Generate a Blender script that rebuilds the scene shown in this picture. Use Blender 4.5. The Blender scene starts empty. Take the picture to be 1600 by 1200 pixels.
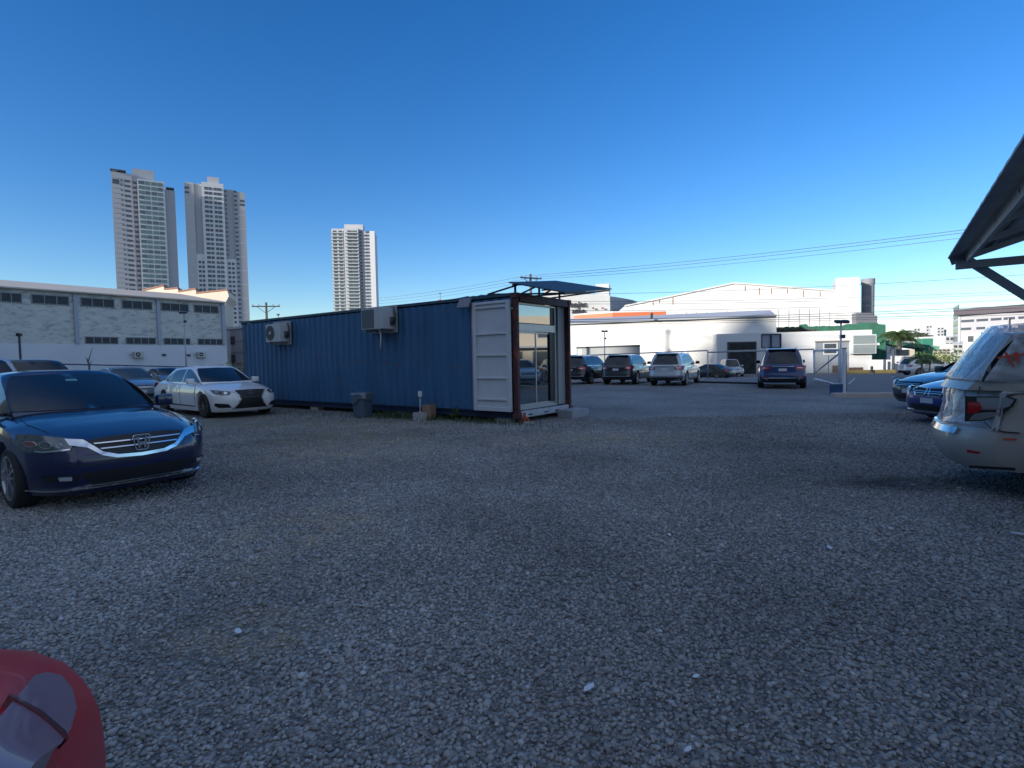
import bpy, bmesh, math, random
import numpy as np
from mathutils import Vector, Matrix
R = math.radians
random.seed(7); rng = np.random.default_rng(7)
sc = bpy.context.scene
COL = sc.collection
# ------------------------------------------------------------------ camera
FL, PITCH, ROLL, CAMH = 860.0, 0.0456, -0.0182, 1.5
cam_d = bpy.data.cameras.new('camera'); cam = bpy.data.objects.new('camera', cam_d); COL.objects.link(cam)
cam_d.sensor_width = 36; cam_d.lens = FL / 1600 * 36; cam_d.clip_start = 0.05; cam_d.clip_end = 6000
_f = Vector((0, math.cos(PITCH), -math.sin(PITCH))); _u = Vector((0, math.sin(PITCH), math.cos(PITCH))); _x = Vector((1, 0, 0))
CX = math.cos(ROLL) * _x + math.sin(ROLL) * _u; CU = -math.sin(ROLL) * _x + math.cos(ROLL) * _u
cam.matrix_world = Matrix(((CX.x, CU.x, -_f.x, 0), (CX.y, CU.y, -_f.y, 0), (CX.z, CU.z, -_f.z, CAMH), (0, 0, 0, 1)))
sc.camera = cam
# ------------------------------------------------------------------ sky, sun, exposure
SUN_EL = R(14); SX, SY = -0.82, -0.573
sdir = Vector((SX * math.cos(SUN_EL), SY * math.cos(SUN_EL), math.sin(SUN_EL))).normalized()
w = bpy.data.worlds.new('World'); sc.world = w; w.use_nodes = True
nt = w.node_tree; bg = nt.nodes['Background']
sky = nt.nodes.new('ShaderNodeTexSky'); sky.sky_type = 'NISHITA'; sky.sun_disc = False
sky.sun_elevation = SUN_EL; sky.sun_rotation = math.atan2(SX, SY)
sky.altitude = 300; sky.air_density = 1.0; sky.dust_density = 0.1; sky.ozone_density = 3.0
hs = nt.nodes.new('ShaderNodeHueSaturation'); hs.inputs['Saturation'].default_value = 1.3; hs.inputs['Hue'].default_value = .512; nt.links.new(sky.outputs[0], hs.inputs['Color'])
# unseen bright cloud added overhead and behind the camera as neutral fill light
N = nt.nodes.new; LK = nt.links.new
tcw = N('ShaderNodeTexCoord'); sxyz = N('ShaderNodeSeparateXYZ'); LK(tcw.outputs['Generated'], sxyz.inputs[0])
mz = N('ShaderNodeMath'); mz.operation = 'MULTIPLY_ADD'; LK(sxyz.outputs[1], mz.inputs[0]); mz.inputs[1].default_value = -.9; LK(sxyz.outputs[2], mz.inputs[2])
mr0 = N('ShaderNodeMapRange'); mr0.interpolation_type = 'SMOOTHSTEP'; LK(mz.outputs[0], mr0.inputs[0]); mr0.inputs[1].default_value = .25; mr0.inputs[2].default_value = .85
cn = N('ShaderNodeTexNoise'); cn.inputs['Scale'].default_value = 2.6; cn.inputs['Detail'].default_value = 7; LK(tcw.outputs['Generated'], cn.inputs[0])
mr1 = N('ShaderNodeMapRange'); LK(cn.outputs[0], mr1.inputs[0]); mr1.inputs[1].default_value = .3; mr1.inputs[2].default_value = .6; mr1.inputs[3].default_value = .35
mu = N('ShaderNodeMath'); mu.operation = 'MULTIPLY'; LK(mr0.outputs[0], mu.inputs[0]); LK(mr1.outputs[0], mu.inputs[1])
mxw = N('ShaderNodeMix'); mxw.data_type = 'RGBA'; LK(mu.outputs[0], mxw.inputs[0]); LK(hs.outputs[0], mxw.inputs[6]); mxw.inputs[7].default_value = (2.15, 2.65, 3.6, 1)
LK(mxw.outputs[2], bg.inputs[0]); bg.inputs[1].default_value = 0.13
sl = bpy.data.lights.new('sun', 'SUN'); sl.energy = 4.2; sl.angle = R(1.6); sl.color = (1.0, .93, .82)
so = bpy.data.objects.new('sun', sl); COL.objects.link(so); so.rotation_euler = sdir.to_track_quat('Z', 'Y').to_euler()
sc.view_settings.view_transform = 'Standard'; sc.view_settings.look = 'None'; sc.view_settings.gamma = 1
sc.view_settings.exposure = 0.66
sc.render.engine = 'CYCLES'
sc.cycles.max_bounces = 7; sc.cycles.caustics_reflective = False; sc.cycles.caustics_refractive = False

# ------------------------------------------------------------------ helpers
def ray(px, py):
    return _f * FL + CX * (px - 800) - CU * (py - 600)
def at(px, py, Y):                 # the point at depth Y seen at a photo pixel
    d = ray(px, py); t = Y / d.y
    return Vector((d.x * t, Y, CAMH + d.z * t))
def zat(px, py, Y): return at(px, py, Y).z
def gz(y):                         # ground height: the street beyond the lot lies lower
    t = min(1, max(0, (y - 32) / 24)); return -0.8 * t * t * (3 - 2 * t)
def tag(o, label=None, cat=None, group=None, kind=None):
    if label: o['label'] = label
    if cat: o['category'] = cat
    if group: o['group'] = group
    if kind: o['kind'] = kind
    return o
def empty(name, loc=(0, 0, 0), rz=0, label=None, cat=None, group=None):
    o = bpy.data.objects.new(name, None); COL.objects.link(o); o.location = loc; o.rotation_euler = (0, 0, rz)
    o.empty_display_size = .2
    return tag(o, label, cat, group)
def copy_tree(o, parent=None):
    c = o.copy(); COL.objects.link(c); c.parent = parent
    for ch in list(o.children): copy_tree(ch, c)
    return c

class MB:
    def __init__(s): s.v = []; s.f = []; s.m = []; s.mi = 0
    def add(s, vs, fs):
        b = len(s.v); s.v += [tuple(v) for v in vs]; s.f += [tuple(b + i for i in f) for f in fs]; s.m += [s.mi] * len(fs); return s
    def box(s, c, d, rz=0, M=None):
        hx, hy, hz = d[0] / 2, d[1] / 2, d[2] / 2
        vs = [Vector((x, y, z)) for x in (-hx, hx) for y in (-hy, hy) for z in (-hz, hz)]
        if M is not None: vs = [M @ v for v in vs]
        elif rz:
            q = Matrix.Rotation(rz, 3, 'Z'); vs = [q @ v for v in vs]
        c = Vector(c)
        return s.add([v + c for v in vs], [(0, 1, 3, 2), (4, 6, 7, 5), (0, 4, 5, 1), (2, 3, 7, 6), (0, 2, 6, 4), (1, 5, 7, 3)])
    def bar(s, a, b, w, h=None, up=(0, 0, 1)):
        a = Vector(a); b = Vector(b); h = h or w; t = (b - a); L = t.length; t.normalize(); up = Vector(up)
        if abs(t.dot(up)) > .99: up = Vector((1, 0, 0))
        x = t.cross(up).normalized(); y = x.cross(t)
        vs = []
        for p in (a, b):
            for i, j in ((-1, -1), (1, -1), (1, 1), (-1, 1)): vs.append(p + x * (i * w / 2) + y * (j * h / 2))
        return s.add(vs, [(3, 2, 1, 0), (4, 5, 6, 7), (0, 1, 5, 4), (1, 2, 6, 5), (2, 3, 7, 6), (3, 0, 4, 7)])
    def tube(s, pts, r, n=8, caps=True):
        pts = [Vector(p) for p in pts]; k = len(pts); rs = r if isinstance(r, (list, tuple)) else [r] * k
        ref = None; vs = []
        for i, p in enumerate(pts):
            t = (pts[min(i + 1, k - 1)] - pts[max(i - 1, 0)]).normalized()
            if ref is None: ref = Vector((0, 0, 1)) if abs(t.z) < .9 else Vector((1, 0, 0))
            x = t.cross(ref).normalized(); y = x.cross(t).normalized(); ref = y if abs(t.z) >= .9 else ref
            for j in range(n):
                a = 2 * math.pi * j / n; vs.append(p + x * (math.cos(a) * rs[i]) + y * (math.sin(a) * rs[i]))
        fs = [(i * n + j, i * n + (j + 1) % n, (i + 1) * n + (j + 1) % n, (i + 1) * n + j) for i in range(k - 1) for j in range(n)]
        if caps: fs += [tuple(range(n - 1, -1, -1)), tuple((k - 1) * n + j for j in range(n))]
        return s.add(vs, fs)
    def lathe(s, prof, n=24, axis='Z', c=(0, 0, 0), close=False):
        vs = []; c = Vector(c)
        for (r, h) in prof:
            for j in range(n):
                a = 2 * math.pi * j / n; x, y = r * math.cos(a), r * math.sin(a)
                p = (x, y, h) if axis == 'Z' else ((x, h, y) if axis == 'Y' else (h, x, y)); vs.append(Vector(p) + c)
        m = len(prof); fs = []
        for i in range(m if close else m - 1):
            for j in range(n): fs.append((i * n + j, i * n + (j + 1) % n, ((i + 1) % m) * n + (j + 1) % n, ((i + 1) % m) * n + j))
        if not close: fs += [tuple(range(n)), tuple((m - 1) * n + j for j in range(n))]
        return s.add(vs, fs)
    def prism(s, poly, off):               # 3D polygon swept by a vector
        off = Vector(off); n = len(poly); vs = [Vector(p) for p in poly] + [Vector(p) + off for p in poly]
        return s.add(vs, [tuple(range(n)), tuple(range(2 * n - 1, n - 1, -1))] + [(i, (i + 1) % n, n + (i + 1) % n, n + i) for i in range(n)])
    def build(s, name, mat, parent=None, smooth=False, fix=True, bevel=0, loc=None, rz=None):
        me = bpy.data.meshes.new(name); me.from_pydata(s.v, [], s.f)
        mats = mat if isinstance(mat, (list, tuple)) else [mat]
        for m in mats: me.materials.append(m)
        if len(mats) > 1: me.polygons.foreach_set('material_index', s.m)
        if fix:
            bm = bmesh.new(); bm.from_mesh(me); bmesh.ops.recalc_face_normals(bm, faces=bm.faces)
            if bevel: bmesh.ops.bevel(bm, geom=bm.edges[:], offset=bevel, segments=2, affect='EDGES', profile=.6)
            bm.to_mesh(me); bm.free()
        if smooth: me.shade_smooth()
        o = bpy.data.objects.new(name, me); COL.objects.link(o); o.parent = parent
        if loc is not None: o.location = loc
        if rz is not None: o.rotation_euler[2] = rz
        return o
def smooth_angle(o, a=40):
    me = o.data; me.shade_smooth()
    try: me.set_sharp_from_angle(angle=R(a))
    except Exception: pass
    return o

# ------------------------------------------------------------------ materials
MATS = {}
def nn(t, ty, **k):
    n = t.nodes.new(ty)
    for a, b in k.items():
        if a in n.inputs.keys() if hasattr(n.inputs, 'keys') else False: n.inputs[a].default_value = b
        else: setattr(n, a, b)
    return n
def mat(name, col, rough=.6, metal=0, coat=0, var=0, scale=3, bump=0, bscale=40, spec=.5, streak=0, dirt=None, rustcol=None):
    if name in MATS: return MATS[name]
    m = bpy.data.materials.new(name); m.use_nodes = True; t = m.node_tree; p = t.nodes['Principled BSDF']; L = t.links
    c4 = (*col, 1)
    p.inputs['Base Color'].default_value = c4; p.inputs['Roughness'].default_value = rough; p.inputs['Metallic'].default_value = metal
    p.inputs['Coat Weight'].default_value = coat; p.inputs['Coat Roughness'].default_value = .04; p.inputs['Specular IOR Level'].default_value = spec
    tc = None
    if var or dirt or bump:
        g = nn(t, 'ShaderNodeNewGeometry'); mp = nn(t, 'ShaderNodeMapping')
        tc = nn(t, 'ShaderNodeTexCoord'); L.new(tc.outputs['Object'], mp.inputs[0])
        if streak: mp.inputs['Scale'].default_value = (1, 1, streak)
    if var:
        n = nn(t, 'ShaderNodeTexNoise'); n.inputs['Scale'].default_value = scale; n.inputs['Detail'].default_value = 6; n.inputs['Roughness'].default_value = .65
        L.new(mp.outputs[0], n.inputs[0])
        mr = nn(t, 'ShaderNodeMapRange'); mr.inputs[1].default_value = .3; mr.inputs[2].default_value = .7
        mr.inputs[3].default_value = 1 - var; mr.inputs[4].default_value = 1 + var * .6; L.new(n.outputs[0], mr.inputs[0])
        mx = nn(t, 'ShaderNodeMix'); mx.data_type = 'RGBA'; mx.blend_type = 'MULTIPLY'; mx.inputs[0].default_value = 1
        mx.inputs[6].default_value = c4; L.new(mr.outputs[0], mx.inputs[7]); last = mx.outputs[2]
        L.new(last, p.inputs['Base Color'])
    else: last = None
    if dirt:                                # (colour, threshold, scale, softness)
        dc, th, ds, sf = dirt
        n2 = nn(t, 'ShaderNodeTexNoise'); n2.inputs['Scale'].default_value = ds; n2.inputs['Detail'].default_value = 9; n2.inputs['Roughness'].default_value = .7
        L.new(mp.outputs[0], n2.inputs[0])
        m2 = nn(t, 'ShaderNodeMapRange'); m2.inputs[1].default_value = th; m2.inputs[2].default_value = th + sf; L.new(n2.outputs[0], m2.inputs[0])
        mx2 = nn(t, 'ShaderNodeMix'); mx2.data_type = 'RGBA'; L.new(m2.outputs[0], mx2.inputs[0])
        if last: L.new(last, mx2.inputs[6])
        else: mx2.inputs[6].default_value = c4
        mx2.inputs[7].default_value = (*dc, 1); L.new(mx2.outputs[2], p.inputs['Base Color'])
    if bump:
        n3 = nn(t, 'ShaderNodeTexNoise'); n3.inputs['Scale'].default_value = bscale; n3.inputs['Detail'].default_value = 4
        L.new(tc.outputs['Object'], n3.inputs[0]); b = nn(t, 'ShaderNodeBump'); b.inputs['Strength'].default_value = .6; b.inputs['Distance'].default_value = bump
        L.new(n3.outputs[0], b.inputs['Height']); L.new(b.outputs[0], p.inputs['Normal'])
    MATS[name] = m; return m
def paint(name, col, metal=.25, rough=.3): return mat(name, col, rough, metal, coat=1.0)
M_black = mat('black_plastic', (.012, .013, .016), .45)
M_rub = mat('tyre_rubber', (.018, .018, .02), .8, var=.2)
M_chrome = mat('chrome', (.75, .77, .8), .12, 1)
M_rim = mat('alloy', (.42, .44, .47), .28, .9)
M_rimd = mat('dark_alloy', (.08, .085, .095), .3, .8)
M_glass = mat('tinted_glass', (.010, .014, .020), .05, 0, coat=0, spec=.6)
M_glass2 = mat('light_tinted_glass', (.05, .07, .08), .05, 0, spec=.6)
M_lamp = mat('lamp_housing', (.10, .12, .125), .12, .45, coat=1)
M_lens = mat('lamp_lens', (.75, .78, .8), .1, .7, coat=1)
M_red = mat('tail_red', (.34, .010, .014), .15, 0, coat=1)
M_plate = mat('plate_white', (.55, .58, .6), .5)
M_wpl = mat('white_plaster', (.62, .63, .63), .85, var=.06, scale=.5, dirt=((.36, .34, .32), .66, .25, .25), streak=.25)
M_steel = mat('galvanised', (.35, .37, .39), .45, .6, var=.15)
M_wht = mat('white_paint', (.66, .68, .70), .5, var=.05)

def gravel_material(name, bumpy):
    m = bpy.data.materials.new(name); m.use_nodes = True; t = m.node_tree; L = t.links; p = t.nodes['Principled BSDF']
    p.inputs['Roughness'].default_value = .8; p.inputs['Specular IOR Level'].default_value = .35
    g = nn(t, 'ShaderNodeNewGeometry')
    def noise(s, d=4, r=.6):
        n = nn(t, 'ShaderNodeTexNoise'); n.inputs['Scale'].default_value = s; n.inputs['Detail'].default_value = d; n.inputs['Roughness'].default_value = r
        L.new(g.outputs['Position'], n.inputs[0]); return n.outputs[0]
    def mrange(a, lo, hi, o0=0., o1=1.):
        r = nn(t, 'ShaderNodeMapRange'); L.new(a, r.inputs[0]); r.inputs[1].default_value = lo; r.inputs[2].default_value = hi
        r.inputs[3].default_value = o0; r.inputs[4].default_value = o1; return r.outputs[0]
    def mix(f, a, b, bt='MIX'):
        x = nn(t, 'ShaderNodeMix'); x.data_type = 'RGBA'; x.blend_type = bt
        for s, v in ((0, f), (6, a), (7, b)):
            if isinstance(v, (int, float)): x.inputs[s].default_value = v
            elif isinstance(v, tuple): x.inputs[s].default_value = (*v, 1)
            else: L.new(v, x.inputs[s])
        return x.outputs[2]
    def mul(a, b):
        x = nn(t, 'ShaderNodeMath'); x.operation = 'MULTIPLY'
        for i, v in enumerate((a, b)):
            if isinstance(v, (int, float)): x.inputs[i].default_value = v
            else: L.new(v, x.inputs[i])
        return x.outputs[0]
    def add(a, b):
        x = nn(t, 'ShaderNodeMath'); x.operation = 'ADD'; x.use_clamp = True
        for i, v in enumerate((a, b)):
            if isinstance(v, (int, float)): x.inputs[i].default_value = v
            else: L.new(v, x.inputs[i])
        return x.outputs[0]
    big = noise(.35, 5)
    if bumpy:
        v = nn(t, 'ShaderNodeTexVoronoi'); v.inputs['Scale'].default_value = 34; L.new(g.outputs['Position'], v.inputs['Vector'])
        sep = nn(t, 'ShaderNodeSeparateColor'); L.new(v.outputs['Color'], sep.inputs[0]); rnd = sep.outputs[0]
        gap = mrange(v.outputs['Distance'], .3, .66, 1., .42)
    else:
        rnd = g.outputs['Random Per Island']; gap = None
    c = mix(rnd, (.19, .188, .185), (.46, .455, .44))
    c = mix(mrange(rnd, .985, .995), c, (.55, .56, .56))
    c = mix(mrange(big, .38, .64), c, mix(1., c, (.64, .63, .63), 'MULTIPLY'))
    # sandy and mossy patches worn into the lot
    def blob(cx, cy, rx, ry, soft=.5):
        mp = nn(t, 'ShaderNodeMapping'); mp.vector_type = 'POINT'; L.new(g.outputs['Position'], mp.inputs[0])
        mp.inputs['Location'].default_value = (-cx / rx, -cy / ry, 0); mp.inputs['Scale'].default_value = (1 / rx, 1 / ry, 0)
        ln = nn(t, 'ShaderNodeVectorMath'); ln.operation = 'LENGTH'; L.new(mp.outputs[0], ln.inputs[0])
        return mrange(ln.outputs['Value'], 1., soft - .3, 0., 1.)
    f1 = noise(2.2, 7, .75)
    sand = add(add(blob(-1.5, 3.0, .5, .42), blob(-1.8, 4.8, .8, 1.3)), add(blob(1.5, 10., 2.8, 1.3), blob(-2.9, 9.2, 2.2, 1.8)))
    sand = mul(sand, mrange(f1, .42, .66))
    c = mix(mul(sand, .8), c, (.50, .41, .27))
    moss = add(add(blob(-3.4, 11.2, 2.6, 1.7), blob(-5.2, 13.6, 3.2, 1.3)), add(blob(-7.4, 14.2, 2.8, 1.6), blob(-2.4, 13.3, 1.8, .9)))
    moss = mul(moss, mrange(f1, .40, .62))
    c = mix(mul(moss, .85), c, (.23, .22, .13))
    spots = mrange(noise(6.5, 3), .70, .74)
    c = mix(mul(spots, .7), c, (.24, .17, .09))
    oil = mul(blob(4.5, 6.2, 1.1, .5, .6), mrange(f1, .3, .5))
    c = mix(mul(oil, .8), c, (.05, .052, .058))
    if gap is not None:
        x = nn(t, 'ShaderNodeMix'); x.data_type = 'RGBA'; x.blend_type = 'MULTIPLY'; x.inputs[0].default_value = .8
        L.new(c, x.inputs[6]); L.new(gap, x.inputs[7]); c = x.outputs[2]
    L.new(c, p.inputs['Base Color'])
    b = nn(t, 'ShaderNodeBump'); b.inputs['Strength'].default_value = 1.
    if bumpy:
        h = mrange(v.outputs['Distance'], 0, .7, 1., 0.); b.inputs['Distance'].default_value = .015
        hh = nn(t, 'ShaderNodeMath'); hh.operation = 'ADD'; L.new(h, hh.inputs[0]); L.new(mul(noise(90, 3), .5), hh.inputs[1]); L.new(hh.outputs[0], b.inputs['Height'])
    else:
        b.inputs['Distance'].default_value = .004; L.new(noise(120, 3), b.inputs['Height']); b.inputs['Strength'].default_value = .5
    L.new(b.outputs[0], p.inputs['Normal'])
    return m
M_grav = gravel_material('gravel_far', True); M_stone = gravel_material('gravel_stone', False)
M_asph = mat('asphalt', (.14, .14, .145), .85, var=.25, scale=1.2, bump=.004, bscale=60)
M_conc = mat('concrete', (.36, .35, .33), .85, var=.2, scale=4, bump=.003)
M_dirt = mat('far_ground', (.10, .10, .085), .95, var=.4, scale=.05)

# ------------------------------------------------------------------ ground, street
def sheet(name, poly, dz, m, step=2.0):
    bm = bmesh.new(); bm.faces.new([bm.verts.new((x, y, 0)) for x, y in poly])
    ys = [p[1] for p in poly]
    for y in np.arange(30, 60, step):
        if min(ys) < y < max(ys): bmesh.ops.bisect_plane(bm, geom=bm.verts[:] + bm.edges[:] + bm.faces[:], plane_co=(0, y, 0), plane_no=(0, 1, 0))
    for v in bm.verts: v.co.z = gz(v.co.y) + dz
    bmesh.ops.triangulate(bm, faces=[f for f in bm.faces if len(f.verts) > 4])
    me = bpy.data.meshes.new(name); bmesh.ops.recalc_face_normals(bm, faces=bm.faces); bm.to_mesh(me); bm.free(); me.materials.append(m)
    if me.polygons[0].normal.z < 0: me.flip_normals()
    o = bpy.data.objects.new(name, me); COL.objects.link(o); return tag(o, kind='structure')
sheet('ground', [(-3000, -1500), (3000, -1500), (3000, 4000), (-3000, 4000)], -.008, M_dirt)
sheet('gravel_lot', [(-46, -40), (60, -40), (60, 2), (20, 15.4), (13.9, 18.25), (11.0, 18.95), (13.6, 27.2), (10.5, 30.2), (4, 37), (-20, 57), (-46, 30)], 0, M_grav)
sheet('street', [(11.05, 19.1), (13.95, 18.4), (20, 15.55), (60, 2.2), (95, 10), (95, 60), (60, 71), (-6, 85), (-20, 57.3), (4.1, 37.2), (10.6, 30.4), (13.75, 27.3)], -.004, M_asph)

# stones lying on the near part of the lot
def ico(sub):
    bm = bmesh.new(); bmesh.ops.create_icosphere(bm, subdivisions=sub, radius=1)
    v = np.array([p.co[:] for p in bm.verts]); f = np.array([[q.index for q in fc.verts] for fc in bm.faces]); bm.free(); return v, f
def scatter(n_per, y0, y1, sub, smin, smax):
    V, F = ico(sub)
    ys = rng.uniform(y0, y1, int(n_per * (y1 - y0) * (2 * (.97 * y1 + 1.2))))
    xs = rng.uniform(-1, 1, len(ys)) * (.97 * y1 + 1.2)
    k = np.abs(xs) < .97 * ys + 1.2
    for cx, cy, rx, ry, pr in ((-1.5, 3.0, .45, .40, .75), (-1.75, 4.5, .55, .9, .5), (-2.9, 9.2, 1.6, 1.4, .5), (1.5, 10, 2.2, .9, .4), (4.5, 6.2, .8, .4, .4)):
        dd_ = np.sqrt(((xs - cx) / rx) ** 2 + ((ys - cy) / ry) ** 2) + .25 * np.sin(9 * xs + 5 * ys); k &= ~((dd_ < 1.1) & (rng.random(len(xs)) < pr * np.clip(1.6 - dd_, 0, 1)))
    xs, ys = xs[k], ys[k]; n = len(xs)
    jit = 1 + rng.normal(0, .16, (n, len(V), 1))
    a = rng.uniform(smin, smax, n) * (1 + .5 * (rng.random(n) > .93)); b = a * rng.uniform(.6, .95, n); c = a * rng.uniform(.42, .75, n)
    P = V[None] * jit * np.stack([a, b, c], 1)[:, None, :]
    tx = rng.normal(0, .35, n); th = rng.uniform(0, 2 * np.pi, n)
    y2 = P[..., 1] * np.cos(tx)[:, None] - P[..., 2] * np.sin(tx)[:, None]; z2 = P[..., 1] * np.sin(tx)[:, None] + P[..., 2] * np.cos(tx)[:, None]
    x3 = P[..., 0] * np.cos(th)[:, None] - y2 * np.sin(th)[:, None]; y3 = P[..., 0] * np.sin(th)[:, None] + y2 * np.cos(th)[:, None]
    W = np.stack([x3 + xs[:, None], y3 + ys[:, None], z2 + (c * rng.uniform(.0, .8, n))[:, None]], 2)
    return W.reshape(-1, 3), (F[None] + (np.arange(n) * len(V))[:, None, None]).reshape(-1, 3)
vs, fs, base = [], [], 0
for a in ((3900, 1.35, 3.2, 1, .006, .0155), (3000, 3.2, 6.0, 1, .0065, .017), (1400, 6.0, 9.0, 1, .009, .018), (900, 9.0, 11.0, 1, .010, .020), (350, 11.0, 13.5, 1, .011, .020)):
    V_, F_ = scatter(*a); vs.append(V_); fs.append(F_ + base); base += len(V_)
vs = np.concatenate(vs); fs = np.concatenate(fs)
me = bpy.data.meshes.new('gravel_stones'); me.vertices.add(len(vs)); me.vertices.foreach_set('co', vs.astype(np.float32).ravel())
me.loops.add(len(fs) * 3); me.loops.foreach_set('vertex_index', fs.astype(np.int32).ravel()); me.polygons.add(len(fs))
me.polygons.foreach_set('loop_start', np.arange(0, len(fs) * 3, 3, dtype=np.int32)); me.update(calc_edges=True)
me.polygons.foreach_set('use_smooth', np.ones(len(fs), dtype=bool)); me.materials.append(M_stone)
o = bpy.data.objects.new('gravel_stones', me); COL.objects.link(o)
tag(o, 'loose blue grey crushed stones covering the parking lot', 'gravel', kind='stuff')

# ------------------------------------------------------------------ cars
def itp(tab, x):
    xs = [a for a, b in tab]; ys = [b for a, b in tab]
    return float(np.interp(x, xs, ys))
def smoothtab(tab, n=60, k=5):
    xs = np.linspace(tab[0][0], tab[-1][0], n); ys = np.interp(xs, [a for a, b in tab], [b for a, b in tab])
    for _ in range(k):
        y2 = ys.copy(); y2[1:-1] = (ys[:-2] + 2 * ys[1:-1] + ys[2:]) / 4; ys = y2
    return list(zip(xs.tolist(), ys.tolist()))
class Car:
    def __init__(s, L, W, H, deck, shoulder, fprof, rprof, wb, fo, Rw=.335, base=.22, cab=None, bow=(.10, .30), rbow=(.07, .22), plan=None, sec=None, nt=46, cf=.62):
        s.L, s.W, s.H = L, W, H; s.deck = smoothtab(deck, 120, 3); s.sh = smoothtab(shoulder, 120, 4); s.fp = smoothtab(fprof, 30, 1); s.rp = smoothtab(rprof, 30, 1)
        s.wx = (L / 2 - fo, L / 2 - fo - wb); s.Rw = Rw; s.Ra = Rw + .055; s.base = base; s.bow = bow; s.rbow = rbow; s.cab = cab; s.nt = nt
        s.plan = smoothtab(plan or [(-L / 2, .93), (-L / 2 + .9, .985), (-.3, 1), (L / 2 - 1.0, .99), (L / 2, .94)], 60, 4)
        s.sec = smoothtab(sec or [(.15, .93), (.3, .975), (.5, .995), (.68, 1.0), (.8, .985), (.92, .955), (1.1, .91), (1.25, .89)], 40, 2)
    def hw(s, x, z): return s.W / 2 * itp(s.plan, x) * itp(s.sec, z)
    def xf(s, y, z):
        q = min(1.05, abs(y) / s.hw(s.L / 2 - .3, z)); return s.L / 2 - s.bow[0] * q ** 2 - s.bow[1] * q ** 7 - itp(s.fp, z)
    def xr(s, y, z):
        q = min(1.05, abs(y) / s.hw(-s.L / 2 + .3, z)); return -s.L / 2 + s.rbow[0] * q ** 2 + s.rbow[1] * q ** 7 + itp(s.rp, z)
    def zt(s, x, v):
        c, h = itp(s.deck, x), itp(s.sh, x); return c - (c - h) * abs(v) ** 4.2
    def zb(s, x, v):
        z = s.base
        if abs(v) > .63:
            for wx in s.wx:
                d = abs(x - wx)
                if d < s.Ra: z = max(z, s.Rw + math.sqrt(max(0, s.Ra ** 2 - d * d)))
        return z
    # surfaces used by the patches; each returns a point from two coordinates
    def S_front(s, y, z): return Vector((s.xf(y, z), y, z))
    def S_rear(s, y, z): return Vector((s.xr(y, z), y, z))
    def S_side(s, sg): return lambda x, z: Vector((x, sg * s.hw(x, z), z))
    def S_top(s):
        def f(x, y):
            z = s.zt(x, y / max(.1, s.hw(x, itp(s.sh, x)))); k = max(0, 2 * x / s.L) ** 3
            return Vector((x + k * (s.xf(y, z) - s.L / 2), y, z))
        return f
    # cabin: belt z, roof table; cab = dict(xf0,xf1,xr0,xr1,wb,wr,zb,roof)
    def c_zr(s, x):  return itp(s.cab['roof'], x)
    def c_hw(s, x, z):
        c = s.cab; z0, z1 = c['zb'], s.H; t = max(0, min(1.05, (z - z0) / (z1 - z0)))
        e = 1 - .10 * max(0, (x - c['xf1']) / (c['xf0'] - c['xf1'])) ** 2 if x > c['xf1'] else 1 - c.get('rt', .10) * max(0, (c['xr1'] - x) / max(.1, (c['xr1'] - c['xr0']))) ** 2
        return (c['wb'] + (c['wr'] - c['wb']) * t ** 1.25) * max(.55, e)
    def c_xf(s, y, z):
        c = s.cab; t = (z - c['zb']) / (s.H - .03 - c['zb']); q = abs(y) / c['wb']
        return c['xf0'] + (c['xf1'] - c['xf0']) * (t ** 1.12 if t > 0 else t) - c.get('fb', .16) * q ** 2
    def c_xr(s, y, z):
        c = s.cab; t = (z - c['zb']) / (s.H - .03 - c['zb']); q = abs(y) / c['wb']
        return c['xr0'] + (c['xr1'] - c['xr0']) * (t ** c.get('rp', 1.12) if t > 0 else t) + c.get('rb', .12) * q ** 2
    def S_cf(s, y, z): return Vector((s.c_xf(y, z), y, z))
    def S_cr(s, y, z): return Vector((s.c_xr(y, z), y, z))
    def S_cs(s, sg): return lambda x, z: Vector((x, sg * s.c_hw(x, z), z))
    def lattice(s, ts, vv, ww, fn):
        idx = {}; V = []; F = []
        nt_, nv, nw = len(ts), len(vv), len(ww)
        def g(i, j, k):
            if (i, j, k) not in idx: idx[(i, j, k)] = len(V); V.append(fn(ts[i], vv[j], ww[k]))
            return idx[(i, j, k)]
        for i in range(nt_ - 1):
            for j in range(nv - 1):
                for k in (0, nw - 1): F.append((g(i, j, k), g(i + 1, j, k), g(i + 1, j + 1, k), g(i, j + 1, k)))
            for k in range(nw - 1):
                for j in (0, nv - 1): F.append((g(i, j, k), g(i + 1, j, k), g(i + 1, j, k + 1), g(i, j, k + 1)))
        for j in range(nv - 1):
            for k in range(nw - 1):
                for i in (0, nt_ - 1): F.append((g(i, j, k), g(i, j + 1, k), g(i, j + 1, k + 1), g(i, j, k + 1)))
        return V, F
    def body(s, m, parent):
        L = s.L; xs = set(np.linspace(-L / 2, L / 2, s.nt).round(4).tolist())
        xs |= {round(v, 4) for v in (-L / 2 + .03, -L / 2 + .07, L / 2 - .03, L / 2 - .07)}
        for wx in s.wx:
            xs = {x for x in xs if not (abs(abs(x - wx) - s.Ra) < .03)}
            xs |= {round(wx + q * s.Ra * e, 4) for q in (-1, 1) for e in (1.002, .998, .985, .94, .86, .72, .5, .25)}
        xs = sorted(xs); ts = [(x + L / 2) / L for x in xs]
        vv = [-1, -.985, -.95, -.88, -.78, -.66, -.625, -.45, -.22, 0, .22, .45, .625, .66, .78, .88, .95, .985, 1]; ww = [0, .04, .12, .25, .4, .55, .7, .83, .93, 1]
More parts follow.
